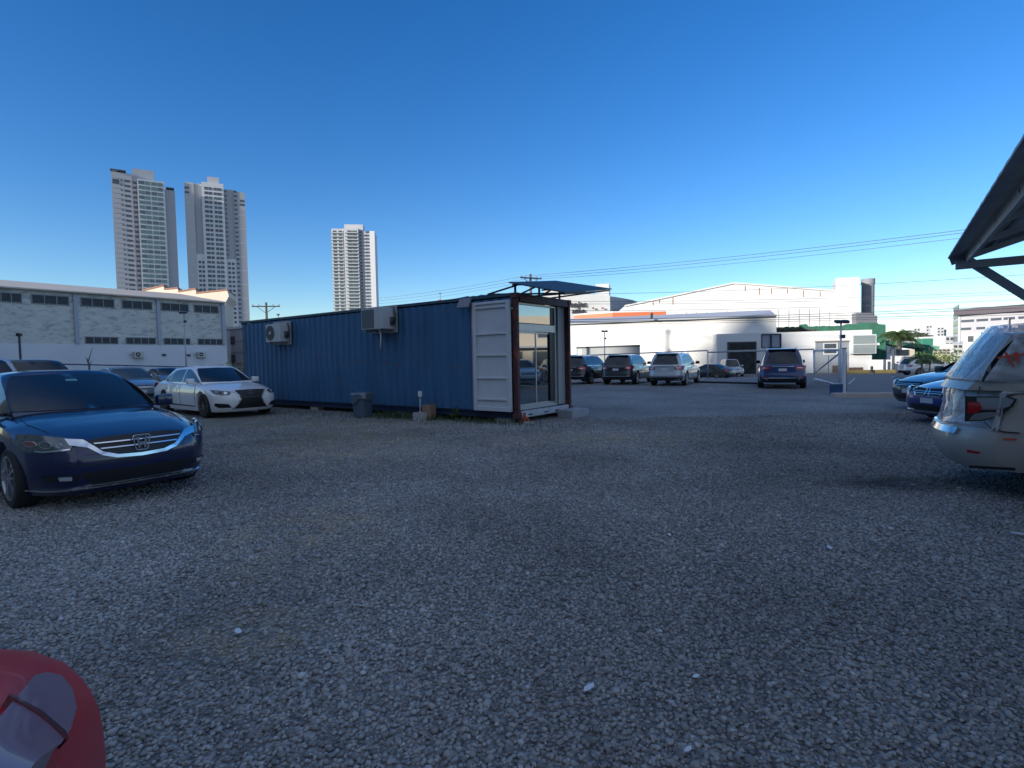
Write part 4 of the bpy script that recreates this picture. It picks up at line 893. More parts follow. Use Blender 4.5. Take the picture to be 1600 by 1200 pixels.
# ------------------------------------------------------------------ plants helpers
M_leaf = mat('leaf_green', (.045, .085, .025), .6, var=.5, scale=6); M_leaf2 = mat('leaf_light', (.09, .15, .03), .6, var=.4, scale=6); M_dry = mat('dry_stem', (.10, .085, .06), .8)
def leafcloud(c, r, n, size, seed, flat=1.0):
    rr = np.random.default_rng(seed); b = MB(); c = Vector(c)
    ncl = max(3, n // 60); cl = [Vector(rr.normal(0, .45, 3)) for _ in range(ncl)]
    for i in range(n):
        q = cl[i % ncl] + Vector(rr.normal(0, .27, 3))
        if q.length > 1.15: q = q.normalized() * rr.uniform(.6, 1.1)
        p_ = c + Vector((q.x * r[0], q.y * r[1], q.z * r[2])); a = Vector(rr.normal(0, 1, 3)).normalized(); d_ = a.cross(Vector(rr.normal(0, 1, 3))).normalized(); sz = size * rr.uniform(.6, 1.3)
        b.add([p_ - a * sz, p_ + d_ * sz * .45, p_ + a * sz, p_ - d_ * sz * .45], [(0, 1, 2, 3)])
    return b
def bush(name, label, c, r, n, size, m=M_leaf, seed=1, group=None, cat='bush'):
    o_ = empty(name, (c[0], c[1], gz(c[1])), 0, label, cat, group)
    leafcloud((0, 0, r[2] * .95), r, n, size, seed).build('foliage', m, o_, fix=False)
    b = MB()
    for k in range(4): b.tube([(0, 0, -.05), (r[0] * .3 * math.cos(k * 1.7), r[1] * .3 * math.sin(k * 1.7), r[2] * .9)], [.03 * r[2], .015 * r[2]], 5)
    b.build('stems', M_dry, o_); return o_
# weeds and grass along the container foot
def tuft(c, n, h, rad, seed, m, label, cat='grass', kind='stuff'):
    rr = np.random.default_rng(seed); b = MB()
    for i in range(n):
        x, y = rr.normal(0, rad[0] * .5), rr.normal(0, rad[1] * .5); p_ = c + U * x + V * y; a = rr.uniform(0, 6.28); hh = h * rr.uniform(.4, 1.1); d_ = Vector((math.cos(a), math.sin(a), 0)); sd = Vector((-d_.y, d_.x, 0)) * .006
        k = d_ * hh * rr.uniform(.2, .8)
        b.add([p_ - sd, p_ + sd, p_ + k * .5 + Vector((0, 0, hh * .7)) + sd, p_ + k * .5 + Vector((0, 0, hh * .7)) - sd, p_ + k + Vector((0, 0, hh))], [(0, 1, 2, 3), (3, 2, 4)])
    q = b.build('grass_tuft' if cat == 'grass' else 'weed', m, None, fix=False); return tag(q, label, cat, None, kind)
M_gr = mat('grass_blade', (.04, .085, .03), .7, var=.3, scale=9)
tuft(LT(-3.6, -.25, 0), 900, .16, (1.5, .45), 3, M_gr, 'short green grass growing between the bin and the cartons')
tuft(LT(-6.5, -.9, 0), 700, .06, (4.0, 1.3), 4, mat('olive_blade', (.06, .07, .035), .8, var=.3), 'thin olive grass in the gravel left of the bin')
tuft(LT(-1.0, -.2, 0), 260, .14, (1.6, .3), 5, M_gr, 'sparse weeds along the foot of the container door leaf')
wd = empty('weed', LT(-1.75, -.22, 0), 0, 'leafy weed standing against the container left of the white door leaf', 'weed')
leafcloud((0, 0, .17), (.13, .12, .17), 90, .04, 11).build('foliage', M_leaf, wd, fix=False)
b = MB()
for k in range(3): b.tube([(0, 0, 0), (.06 * math.cos(k * 2), .06 * math.sin(k * 2), .28)], .004, 4)
b.build('stems', M_leaf, wd)
# litter
M_lit = mat('litter_white', (.6, .63, .66), .6)
for i, (px, py, sz, lab) in enumerate([(920, 1075, .028, 'white scrap of plastic near the bottom centre of the gravel'), (372, 987, .03, 'small white scrap beside the sandy patch'), (1296, 856, .03, 'white scrap on the gravel right of centre'), (1590, 834, .045, 'white strip by the silver SUV at the right edge'), (1088, 1057, .018, 'tiny pale scrap right of the bottom centre'), (1046, 836, .022, 'pale fleck in the middle of the lot'), (1110, 607, .12, 'white rag on the ground behind the silver SUV'), (492, 803, .02, 'small pale fleck in front of the navy sedan'), (1075, 1172, .016, 'light chip close to the bottom edge')]):
    d = ray(px, py); t = (.03 - CAMH) / d.z; p_ = Vector((d.x * t, d.y * t, .03)); rr = random.Random(i)
    b = MB(); k = 6; b.prism([(sz * (1 + .5 * rr.random()) * math.cos(6.28 * j / k), sz * .6 * math.sin(6.28 * j / k), .006 * rr.random()) for j in range(k)], (0, 0, .004))
    q = b.build('litter_scrap', M_lit); q.location = p_; q.rotation_euler[2] = rr.random() * 3; tag(q, lab, 'litter')

# ------------------------------------------------------------------ buildings
def wall_frame(A, B):
    A = Vector((A[0], A[1], 0)); B = Vector((B[0], B[1], 0)); d = (B - A); L = d.length; d.normalize(); n = Vector((d.y, -d.x, 0))    # n: right hand side of A->B, towards the camera
    return A, d, n, L
def win(parent, A, d, n, u0, u1, z0, z1, m, frame=None, pr=.05, bars=0, louvre=0, name='window'):
    b = MB(); c = A + d * ((u0 + u1) / 2); rz = math.atan2(d.y, d.x)
    cc = Vector((c.x, c.y, (z0 + z1) / 2)); o_ = None
    if frame is not None:
        fw = .09
        for zz in (z0 + fw / 2, z1 - fw / 2): b.box(cc + n * (pr / 2) + Vector((0, 0, zz - cc.z)), (u1 - u0, pr + .04, fw), rz)
        for k in range(bars + 2):
            uu = (u0 + fw / 2) + (u1 - u0 - fw) * k / (bars + 1); c2 = A + d * uu; b.box((c2.x + n.x * pr / 2, c2.y + n.y * pr / 2, cc.z), (fw, pr + .03, z1 - z0 - 2 * fw - .004), rz)
        o_ = b.build(name, frame, parent); b = MB()
        b.box(cc + n * .01, (u1 - u0 - .02, .02, z1 - z0 - .02), rz)
        if louvre:
            for k in range(louvre): b.box(cc + n * .035 + Vector((0, 0, (z0 - cc.z) + (k + .5) * (z1 - z0) / louvre)), (u1 - u0 - .2, .03, (z1 - z0) / louvre * .45), rz)
        b.build('pane', m, o_); return o_
    b.box(cc + n * (pr / 2 - .01), (u1 - u0, pr + .02, z1 - z0), rz); return b.build(name, m, parent)
def block(name, label, cat, A, B, depth, z0, z1, m, wname='wall', roof=None, over=.0, parent=None, group=None):
    A, d, n, L = wall_frame(A, B)
    root = parent or empty(name, (A.x, A.y, 0), 0, label, cat, group); off = -Vector((A.x, A.y, 0)) if parent is None else -root.location
    P0, P1 = A + off, A + d * L + off
    b = MB(); b.prism([P0 + Vector((0, 0, z0)), P1 + Vector((0, 0, z0)), P1 - n * depth + Vector((0, 0, z0)), P0 - n * depth + Vector((0, 0, z0))], (0, 0, z1 - z0)); b.build(wname, m, root)
    if roof:
        b = MB(); q = [P0 - d * over + n * over, P1 + d * over + n * over, P1 + d * over - n * (depth + over), P0 - d * over - n * (depth + over)]; b.prism([p_ + Vector((0, 0, z1 + .003)) for p_ in q], (0, 0, roof[1])); b.build('roof', roof[0], root)
    return root, A + off, d, n, L
def cap_windows(root, specs, maker):
    """first 100 windows are parts; any beyond become one stuff part"""
    for i, sp in enumerate(specs[:100]): maker(root, sp)
    rest = specs[100:]
    if rest:
        objs = []
        for sp in rest: objs.append(maker(root, sp))
        b = MB()
        for o_ in objs:
            b.add([v.co for v in o_.data.vertices], [p.vertices[:] for p in o_.data.polygons])
        mm = objs[0].data.materials[0]
        for o_ in objs: bpy.data.objects.remove(o_)
        q = b.build('windows', mm, root, fix=False); q['kind'] = 'stuff'
# left factory wall. B end seen at px 354, depth 70
Vd = V.copy(); Bp = at(355, 560, 70); Bp.z = 0
def wl(px, plane_p=Bp, dirv=Vd):         # metres back from the right end of the wall, for a photo column
    k = (px - 800) / FL; d_ = dirv
    return (plane_p.x - k * plane_p.y) / (d_.x - k * d_.y)
Ap = Bp - Vd * 42
M_lw = mat('old_plaster', (.56, .58, .56), .9, var=.12, scale=.6, dirt=((.30, .33, .34), .50, 1.1, .14), streak=2.6)
M_lwb = mat('painted_band', (.60, .64, .70), .8, var=.05, scale=.4)
def zz_(px, py): u = wl(px); Y = (Bp - Vd * u).y; return zat(px, py, Y)
zroof = zz_(200, 461); zband = zz_(200, 538)
fac, A0, d0, n0, L0 = block('warehouse', 'long stained pale warehouse with two rows of louvred windows on the left', 'warehouse', (Ap.x, Ap.y), (Bp.x, Bp.y), 26, -1.2, zroof, M_lw)
b = MB(); o3 = n0 * .03
b.prism([A0 + o3 * 0 + Vector((0, 0, -1.2)), A0 + d0 * L0 + Vector((0, 0, -1.2)), A0 + d0 * L0 + n0 * .04 + Vector((0, 0, -1.2)), A0 + n0 * .04 + Vector((0, 0, -1.2))], (0, 0, zband + 1.2)); b.build('painted_base', M_lwb, fac)
M_roofm = mat('roof_metal', (.58, .50, .40), .5, .1, var=.12, scale=2); M_cap = mat('rust_cap', (.26, .13, .09), .8, var=.3)
b = MB(); e0 = A0 + n0 * .35; e1 = A0 + d0 * (L0 + .3) + n0 * .35
b.add([e0 + Vector((0, 0, zroof + .0)), e1 + Vector((0, 0, zroof)), e1 - n0 * 13.5 + Vector((0, 0, zroof + 2.2)), e0 - n0 * 13.5 + Vector((0, 0, zroof + 2.2)), e0 - n0 * 27 + Vector((0, 0, zroof)), e1 - n0 * 27 + Vector((0, 0, zroof))] +
      [e0 + Vector((0, 0, zroof - .06)), e1 + Vector((0, 0, zroof - .06))], [(0, 1, 2, 3), (3, 2, 5, 4), (0, 6, 7, 1), (0, 3, 4), (1, 5, 2), (6, 4, 5, 7)]); b.build('roof', M_roofm, fac)
b = MB(); g0 = e0 + n0 * .06; g1 = e1 + n0 * .06
b.bar(g0 + Vector((0, 0, zroof - .08)), g1 + Vector((0, 0, zroof - .08)), .14, .14); b.build('gutter', mat('gutter', (.5, .47, .42), .6, var=.2, scale=3), fac)
for px in (124, 252, 352):
    u = L0 - wl(px); c_ = A0 + d0 * u + n0 * .10; b = MB(); b.box((c_.x, c_.y, (zband + zroof) / 2 - .1), (.34, .2, zroof - zband - .25), math.atan2(d0.y, d0.x)); b.build('pilaster', mat('pilaster_blue', (.34, .40, .48), .7, var=.1), fac)
M_lou = mat('louvre_dark', (.055, .07, .085), .7, var=.3, scale=3); M_lfr = mat('louvre_frame', (.22, .25, .27), .7)
zt0, zt1 = zz_(85, 476), zz_(85, 461); zb0, zb1 = zz_(165, 538.5), zz_(165, 526)
for (p0, p1) in ((-62, -18), (-8, 42), (56, 115), (132, 185), (196, 243.5), (256.5, 300), (307.5, 346)):
    win(fac, A0, d0, n0, L0 - wl(p0), L0 - wl(p1), zt0, zt1, M_lou, M_lfr, bars=2, louvre=7)
for (p0, p1) in ((136, 188), (199.5, 246.5), (258.5, 300), (311.5, 350)):
    win(fac, A0, d0, n0, L0 - wl(p0), L0 - wl(p1), zb0 + .05, zb1, M_lou, M_lfr, bars=3, louvre=7)
for px, py in ((258, 554.5), (296, 555)):
    u = L0 - wl(px); b = MB(); c_ = A0 + d0 * u + n0 * .08; b.box((c_.x, c_.y, zz_(px, py)), (.42, .1, .24), math.atan2(d0.y, d0.x)); b.build('vent_box', M_lou, fac)
for px, lab in ((217, 'grey outdoor air conditioner on the painted warehouse wall, left one of two'), (315, 'grey outdoor air conditioner on the painted warehouse wall nearest its right corner')):
    u = wl(px); c_ = Bp - Vd * u + n0 * .32; a = empty('air_conditioner', (c_.x, c_.y, zz_(px, 554)), math.atan2(d0.y, d0.x), lab, 'air conditioner')
    b = MB(); b.box((0, 0, 0), (.95, .36, .68)); b.build('casing', MATS['ac_beige'], a, bevel=.02)
    b = MB(); b.lathe([(.001, -.19), (.24, -.19), (.24, -.17), (.001, -.17)], 20, 'Y', (-.12, 0, 0)); b.build('fan_opening', M_black, a)
    b = MB(); b.lathe([(.001, -.21), (.08, -.2), (.08, -.19), (.001, -.19)], 12, 'Y', (-.12, 0, 0)); b.build('fan_hub', M_wht, a)
    b = MB(); b.box((0, .1, -.39), (1.0, .16, .06)); b.tube([(-.48, 0, .05), (-.75, .1, .12), (-.9, .12, -.1)], .03, 6); b.build('bracket', M_steel, a)
# saw tooth parapet building behind
stb = empty('workshop', (0, 0, 0), 0, 'cream workshop with a saw tooth parapet behind the warehouse roof', 'workshop')
pts = [(222, 454), (255.6, 446), (256.2, 452), (277.8, 450), (278.4, 455.6), (305.7, 451), (306.4, 458), (354.7, 452.8), (357.5, 463), (352, 473), (352, 520), (222, 520)]
Ys = 84
pp = [at(x, y, Ys - (x - 222) * .03) for x, y in pts]; pp = [Vector((p_.x, p_.y, max(p_.z, .5))) for p_ in pp]
b = MB(); b.prism(pp, (-2.6, 7.5, 0)); b.build('wall', mat('cream_wall', (.58, .50, .42), .85, var=.1, scale=.6, dirt=((.36, .16, .10), .70, .9, .06), streak=.15), stb)
for i in (0, 2, 4, 6):
    a_, c_ = pp[i], pp[i + 1]; b = MB(); b.prism([a_ + Vector((.05, -.12, -.1)), c_ + Vector((.05, -.12, -.1)), c_ + Vector((.05, -.12, .12)), a_ + Vector((.05, -.12, .12))], (-2.6, 7.7, 0)); b.build('roof', M_cap, stb)
# small pale building between warehouse and container
sb, A1, d1, n1, L1 = block('house', 'small pale flat roofed house between the warehouse and the container', 'house', at(352, 575, 78).xy, at(392, 575, 74).xy, 8, -1, zat(370, 514, 76), mat('pale_pink', (.46, .40, .42), .8, var=.06), roof=(M_wpl, .35), over=.2)
b = MB(); b.box(A1 + d1 * 1.0 + n1 * .35 + Vector((0, 0, 3.3)), (1.7, .7, 5.6), math.atan2(d1.y, d1.x)); b.build('bay', M_wpl, sb)
for zq in (1.7, 4.2): win(sb, A1, d1, n1, 1.9, 2.9, zq, zq + 1.1, M_lou, pr=.08)
b = MB()
for i in range(3): b.bar(A1 + n1 * .03 + Vector((0, 0, 1.6 + 1.5 * i)), A1 + d1 * L1 + n1 * .03 + Vector((0, 0, 1.6 + 1.5 * i)), .05, .06)
b.build('string_course', M_lfr, sb)
# --- residential towers
M_tw = mat('tower_grey', (.50, .51, .54), .8, var=.04, scale=.05); M_tw2 = mat('tower_white', (.66, .68, .71), .8); M_tw3 = mat('tower_mid', (.42, .43, .47), .8, var=.04, scale=.05)  # tower tones lightened and cooled, distance haze put into the wall colours
M_tg = mat('tower_glass', (.09, .13, .15), .1, spec=.7); M_tgd = mat('tower_dark_window', (.08, .095, .12), .25); M_tgt = mat('tower_green_glass', (.13, .22, .21), .12, spec=.7)
def tower(label, Y, px0, px1, pytop, segs, storeys, rot=0):
    """segs: list of (px0, px1, pytop, forward, material) vertical slabs"""
    cx = at((px0 + px1) / 2, 500, Y); root = empty('apartment_tower', (cx.x, cx.y, gz(Y)), rot, label, 'tower')
    return root
def lx(px, pyref, Y, cx): return at(px, pyref, Y).x - cx.x
def slab(root, x0, x1, y0, y1, z1, m, name='wall_block', z0=-2):
    b = MB(); b.box(((x0 + x1) / 2, (y0 + y1) / 2, (z0 + z1) / 2), (x1 - x0, y1 - y0, z1 - z0)); return b.build(name, m, root)
def wbox(root, x0, x1, yf, z0, z1, m, name='window', pr=.25):
    b = MB(); b.box(((x0 + x1) / 2, yf - pr / 2 + .1, (z0 + z1) / 2), (x1 - x0, pr, z1 - z0)); return b.build(name, m, root)
def facing(x, Y): return math.atan2(-x, Y) * .95
def tower_A():
    Y = 290; cx = at(229, 400, Y); D = math.hypot(cx.x, Y); k = D / math.hypot(FL, 229 - 800 )     # metres per px facing the camera
    root = empty('apartment_tower', (cx.x, cx.y, 0), facing(cx.x, Y) * -1 * -1, 'leftmost apartment tower with a green glass window column', 'tower')
    H = lambda py, px=229: zat(px, py, Y)
    sx = .285
    X = lambda px: (px - 229) * sx
    slab(root, X(182), X(212), 0, 20, H(274), M_tw); slab(root, X(212), X(221), 1.5, 18, H(276), M_tw3); slab(root, X(220), X(262), -1.2, 16, H(281), M_tw2); slab(root, X(262), X(278), 1.0, 20, H(291), M_tw3)  # right wing's shade is put into its darker wall tone
    slab(root, X(213), X(246), 2, 14, H(263), M_tw, 'plant_room'); slab(root, X(181), X(204), -.5, 10, H(270), M_tgd, 'roof_canopy', H(272)); slab(root, X(264), X(277), .5, 10, H(287), M_tgd, 'roof_canopy', H(289))
    top, bot = H(283), H(466); n = 24; st_ = (top - bot) / n; specs = []
    for i in range(n + 1):
        z = top - i * st_
        for (a, b_) in ((222, 231), (232, 239.5), (241.5, 250), (251, 259)): specs.append((X(a) , X(b_), -1.2, z - st_ * .72, z - st_ * .08, M_tgt if (i * 7 + int(a)) % 3 else M_tg))
    for i in range(n + 1):
        z = top - i * st_; specs.append((X(201), X(209.5), 0, z - st_ * .55, z - st_ * .18, M_tgd)); specs.append((X(195), X(198), 0, z - st_ * .42, z - st_ * .2, M_tgd)); specs.append((X(213.5), X(219), 1.5, z - st_ * .6, z - st_ * .12, M_tgd))
    cap_windows(root, specs, lambda r_, s: wbox(r_, *s))
    for i in range(0, n + 1): b = MB(); b.box(((X(183) + X(200)) / 2, -.03, top - i * st_), (X(200) - X(183), .1, .12)); b.build('floor_joint', M_tw3, root)
    wbox(root, X(183.5), X(193), 0, H(292), H(285), M_tgd)
def tower_B():
    Y = 310; cx = at(341, 400, Y); root = empty('apartment_tower', (cx.x, cx.y, 0), facing(cx.x, Y), 'second apartment tower from the left, grey with a white central bay', 'tower')
    H = lambda py: zat(341, py, Y); X = lambda px: (px - 341) * .318
    slab(root, X(294), X(308), -1, 16, H(290), M_tw); slab(root, X(307.5), X(321), 0, 16, H(290), M_tw3); slab(root, X(320), X(353.5), -2.2, 14, H(288), M_tw2); slab(root, X(353), X(370), 0, 16, H(294), M_tw3); slab(root, X(369), X(387), -1, 17, H(297), M_tw3)
    slab(root, X(329), X(347), 0, 10, H(277), M_tw, 'plant_room'); slab(root, X(308), X(321), -.8, 0, H(399), M_tw2, 'podium_bay'); slab(root, X(353), X(370), -.8, 0, H(404), M_tw2, 'podium_bay')
    top, bot = H(294), H(500); n = 29; st_ = (top - bot) / n; specs = []
    for i in range(n + 1):
        z = top - i * st_
        for (a, b_) in ((324, 330), (331, 335.5), (338.5, 343), (344, 350)): specs.append((X(a), X(b_), -2.2, z - st_ * .72, z - st_ * .15, M_tgd if i % 2 else M_tg))
    for i in range(n + 1):
        z = top - i * st_; specs.append((X(369.5), X(374), -1, z - st_ * .55, z - st_ * .2, M_tgd))
        if z < H(404):
            for a in (310.5, 316, 356, 362): specs.append((X(a), X(a + 4), -.8, z - st_ * .7, z - st_ * .2, M_tg))
        specs.append((X(355), X(358), 0, z - st_ * .55, z - st_ * .25, M_tgd)) if z > H(404) else None
    cap_windows(root, [s for s in specs if s], lambda r_, s: wbox(r_, *s))
    for i in range(0, 9):
        b = MB(); b.box((X(378), -1.03, top - 6 - i * st_ * 3.1), (X(387) - X(371), .1, .25)); b.build('floor_joint', M_tw2, root)
        b = MB(); b.box((X(301), -1.03, top - 2 - i * st_ * 3.1), (X(307) - X(295), .1, .2)); b.build('floor_joint', M_tw2, root)
    for a, b_, c_ in ((295, 301, 297), (295, 301, 304), (378, 385, 309), (378, 385, 315)): wbox(root, X(a), X(b_), -1, H(c_ + 3), H(c_), M_tgd)
def tower_C():
    Y = 340; cx = at(553, 400, Y); root = empty('apartment_tower', (cx.x, cx.y, 0), facing(cx.x, Y) - .12, 'apartment tower with balconies rising behind the container', 'tower')
    H = lambda py: zat(553, py, Y); X = lambda px: (px - 553) * 25.5 / 62.
    slab(root, X(522), X(541), -.6, 14, H(358), M_tw); slab(root, X(540), X(560.5), -1.6, 12, H(357), M_tw); slab(root, X(560), X(578), 0, 12, H(361), M_tw3); slab(root, X(577), X(584), -.8, 14, H(361), M_tw2); slab(root, X(540), X(567), 1, 9, H(350), M_tw, 'plant_room')
    top, bot = H(360), H(492); n = 25; st_ = (top - bot) / n; specs = []; b = MB()
    for i in range(n + 1):
        z = top - i * st_
        for a, b_, yf in ((524, 529, -.6), (532, 537, -.6), (538.5, 543, -.6), (545, 551, -1.6), (552, 558.5, -1.6), (562, 565, 0), (571, 576, 0)): specs.append((X(a), X(b_), yf, z - st_ * .7, z - st_ * .2, M_tgd if (i + int(a)) % 3 else M_tg))
        b.box((X(530), -.9, z - st_ * .9), (X(539) - X(522), 1.0, st_ * .3)); b.box((X(551), -2.0, z - st_ * .9), (X(561) - X(541.5), 1.0, st_ * .28))
    cap_windows(root, specs, lambda r_, s: wbox(r_, *s)); b.build('balconies', mat('balcony_glass', (.42, .47, .49), .4), root)
tower_A(); tower_B(); tower_C()

# --- right hand white buildings
def poly_wall(px_pts, Y0, Y1, px0, px1, depth, m, name, root, zmin=None, extra=0):
    def Yof(px): return Y0 + (Y1 - Y0) * (px - px0) / (px1 - px0)
    pp = [at(x, y, Yof(x)) for x, y in px_pts]
    if zmin is not None: pp = [Vector((p_.x, p_.y, zmin if p_.z < zmin else p_.z)) for p_ in pp]
    b = MB(); b.prism(pp, depth); return b.build(name, m, root), pp
M_w1 = mat('warm_white_wall', (.72, .71, .68), .85, var=.04, scale=.3); M_rf = mat('grey_roof', (.46, .48, .52), .6, .2, var=.08, scale=.5)
M_w2 = mat('white_cladding', (.74, .75, .75), .6, var=.07, scale=.35, streak=.15, dirt=((.42, .32, .24), .66, .35, .1))
sh1 = empty('warehouse', (0, 0, 0), 0, 'long low warm white warehouse wall behind the parked SUVs', 'warehouse')
A_, B_ = at(860, 560, 76).xy, at(1213, 560, 66).xy
aa = Vector((A_[0], A_[1], 0)); bb = Vector((B_[0], B_[1], 0)); dd = (bb - aa).normalized(); nn_ = Vector((dd.y, -dd.x, 0)); ze = zat(1100, 498, 69.2); zr = ze + 1.35
b = MB(); b.prism([aa + Vector((0, 0, -1.5)), bb + Vector((0, 0, -1.5)), bb - nn_ * 18 + Vector((0, 0, -1.5)), aa - nn_ * 18 + Vector((0, 0, -1.5))], (0, 0, ze + 1.5)); b.build('wall', M_w1, sh1)
g_ = dd * 2.2
b = MB(); b.add([aa + nn_ * .3 + Vector((0, 0, ze)), bb + nn_ * .3 + Vector((0, 0, ze)), bb - nn_ * 9 + Vector((0, 0, zr)), aa - nn_ * 9 + Vector((0, 0, zr)), bb - nn_ * 18.3 + Vector((0, 0, ze)), aa - nn_ * 18.3 + Vector((0, 0, ze))], [(0, 1, 2, 3), (3, 2, 4, 5), (0, 3, 5), (1, 4, 2), (0, 5, 4, 1)]); b.build('roof', M_rf, sh1)
b = MB(); b.bar(aa + nn_ * .42 + Vector((0, 0, ze + .02)), bb + nn_ * .42 + Vector((0, 0, ze + .02)), .2, .18); b.build('gutter', mat('gutter_grey', (.33, .35, .38), .5), sh1)
for px, py in ((1018, 498), ): 
    b = MB(); P_ = at(px, py, 70); b.bar((P_.x, P_.y, P_.z), (P_.x, P_.y - .2, P_.z + .7), .25, .3); b.build('roof_lamp', M_lou, sh1)
bg2 = empty('factory', (0, 0, 0), 0, 'tall white clad factory with low gable and rust streaks in the background', 'factory')
_, pp = poly_wall([(976, 520), (976, 478.5), (1060, 461), (1145, 443), (1160, 443.5), (1306, 455), (1306, 560), (976, 560)], 96, 92, 976, 1306, (2, 22, 0), M_w2, 'wall', bg2, -1.2)
b = MB(); ed = [pp[1], pp[3], pp[4], pp[5]]
for i in range(3): b.bar(ed[i] + Vector((0, -.1, .05)), ed[i + 1] + Vector((0, -.1, .05)), .25, .25)
b.build('parapet_cap', mat('cap_white', (.66, .66, .64), .6), bg2)
b = MB()
for px in range(992, 1306, 16):
    P_ = at(px, 500, 96 - 4 * (px - 976) / 330.); b.box((P_.x, P_.y - .04, 5), (.07, .08, 8))
b.build('panel_joints', mat('joint_grey', (.40, .42, .43), .6), bg2)
b = MB(); rnd = random.Random(5)
for px, py0, ln in ((1051, 463, 14), (1164, 446, 9), (1186, 449, 12), (1205, 450, 10), (1230, 451, 8), (1255, 453, 12), (1281, 455, 9), (1020, 470, 8), (1030, 468, 6)):
    P_ = at(px, py0 + ln / 2, 96 - 4 * (px - 976) / 330.); b.box((P_.x, P_.y - .035, P_.z), (.10, .09, ln * .095))
b.build('rust_streaks', mat('rust_streak', (.42, .24, .14), .8), bg2)
_, pt = poly_wall([(1306, 560), (1306, 434.5), (1343, 433), (1343, 560)], 91, 89.5, 1306, 1343, (3.5, 7, 0), mat('clean_white', (.64, .65, .66), .7, var=.03), 'stair_tower', bg2, -1.2)
ch = empty('chimney', at(1355, 560, 93).xy.to_3d(), 0, 'round grey chimney beside the white stair tower', 'chimney'); zt_ = zat(1355, 436, 93)
b = MB(); b.lathe([(.95, -1), (.95, zt_ - .9), (1.02, zt_ - .9), (1.02, zt_), (.8, zt_), (.8, zt_ - .5), (.001, zt_ - .5)], 28); b.build('stack', mat('chimney_grey', (.25, .26, .29), .8, var=.1, scale=1.5), ch, smooth=False)
_x2 = empty('outbuilding', (0, 0, 0), 0, 'small grey block at the foot of the round chimney', 'building')
poly_wall([(1338, 560), (1338, 489), (1362, 489), (1362, 492.5), (1371, 493), (1371, 560)], 88, 88, 1338, 1371, (1, 4, 0), mat('dim_grey', (.17, .18, .21), .8), 'wall', _x2, -1.2)
gw = empty('boundary_wall', (0, 0, 0), 0, 'tall dark green painted wall with uneven top behind the white annex', 'wall')
rnd = random.Random(3); top = []
for px in range(1213, 1345, 3): top.append((px, 511.5 - (px - 1213) * .03 + rnd.uniform(-.7, .7) - (3.5 if 1250 < px < 1262 else 0) - (1.5 if px > 1320 else 0)))
top += [(1345, 504), (1372, 504.5), (1372, 506), (1384, 507), (1384, 575), (1213, 575)]
M_gw = mat('green_wall', (.020, .115, .075), .8, var=.35, scale=.8, dirt=((.07, .16, .12), .6, 1.2, .1))
poly_wall(top, 80, 74, 1213, 1384, (.1, .5, 0), M_gw, 'wall', gw, -1.2)
b = MB(); rnd = random.Random(9)
hv = empty('creeper', at(1235, 520, 77).xy.to_3d(), 0, 'dry reddish creeper trailing along the top of the white annex', 'plant'); hv.location.z = zat(1235, 516.5, 77)
leafcloud((0, 0, 0), (3.6, .5, .32), 500, .16, 21).build('foliage', mat('creeper', (.12, .075, .06), .8, var=.5, scale=3), hv, fix=False)
# annex
an = empty('annex_building', (0, 0, 0), 0, 'low white annex with loading bay, recess and grey display window', 'building')
M_an = mat('annex_white', (.64, .65, .66), .8, var=.04, scale=.5)
_, _p = poly_wall([(1120, 585), (1120, 522), (1213, 519.5), (1362.5, 515), (1362.5, 555), (1360.5, 585)], 66.4, 64, 1120, 1362, (.8, 6, 0), M_an, 'wall', an, -1.4)
def anY(px): return 66.4 + (64 - 66.4) * (px - 1120) / 242.
def abox(px0, px1, py0, py1, m, name, root, pr=.1, parent=None, back=.1):
    a_, c_ = at(px0, py1, anY(px0)), at(px1, py1, anY(px1)); t_ = at((px0 + px1) / 2, py0, anY((px0 + px1) / 2)).z; bz = at((px0 + px1) / 2, py1, anY((px0 + px1) / 2)).z
    dv = (c_ - a_); dv.z = 0; Lq = dv.length; dv.normalize(); nv = Vector((dv.y, -dv.x, 0)); c0 = (a_ + c_) / 2 + nv * (pr / 2 - back / 2)
    b = MB(); b.box((c0.x, c0.y, (t_ + bz) / 2), (Lq, pr + back, t_ - bz), math.atan2(dv.y, dv.x)); return b.build(name, m, parent or root)
bay = abox(1136.5, 1181.5, 534, 592, mat('bay_frame', (.06, .065, .07), .8), 'loading_bay', an, .12)
abox(1139.5, 1179.5, 536, 591, mat('bay_clutter', (.028, .032, .036), .9, var=.7, scale=1.2, dirt=((.16, .15, .14), .62, 1.6, .08)), 'bay_shutter', an, .16, bay)
abox(1137, 1181, 546.8, 548, M_steel, 'lintel', an, .22, bay)
rec = abox(1273.5, 1325.5, 533.5, 586, mat('recess_grey', (.22, .25, .29), .8, var=.08), 'entrance_recess', an, .06)
w_ = abox(1286, 1308, 536, 554, M_wht, 'window', an, .16, rec); abox(1287, 1305.5, 537, 544, M_lou, 'pane', an, .20, w_); abox(1287, 1305.5, 545.2, 552, M_lou, 'pane', an, .20, w_)
abox(1272.5, 1326, 532.2, 533.8, mat('recess_edge', (.28, .25, .22), .8), 'recess_head', an, .25, rec)
abox(1300, 1322, 571, 585, mat('recess_dark', (.07, .06, .055), .9), 'service_door', an, .14, rec)
dw = abox(1327, 1365, 523, 552.5, M_wht, 'display_window', an, .6); abox(1329.5, 1363, 524.5, 537.2, mat('display_glass', (.24, .28, .29), .25, spec=.6), 'pane', an, .66, dw); abox(1329.5, 1363, 538.6, 551.5, MATS['display_glass'], 'pane', an, .66, dw)
abox(1366, 1371, 536, 539.5, M_wht, 'wall_lamp', an, .5)
abox(1326, 1347.5, 574, 583.5, mat('brown_hatch', (.10, .06, .05), .8), 'cellar_hatch', an, .1)
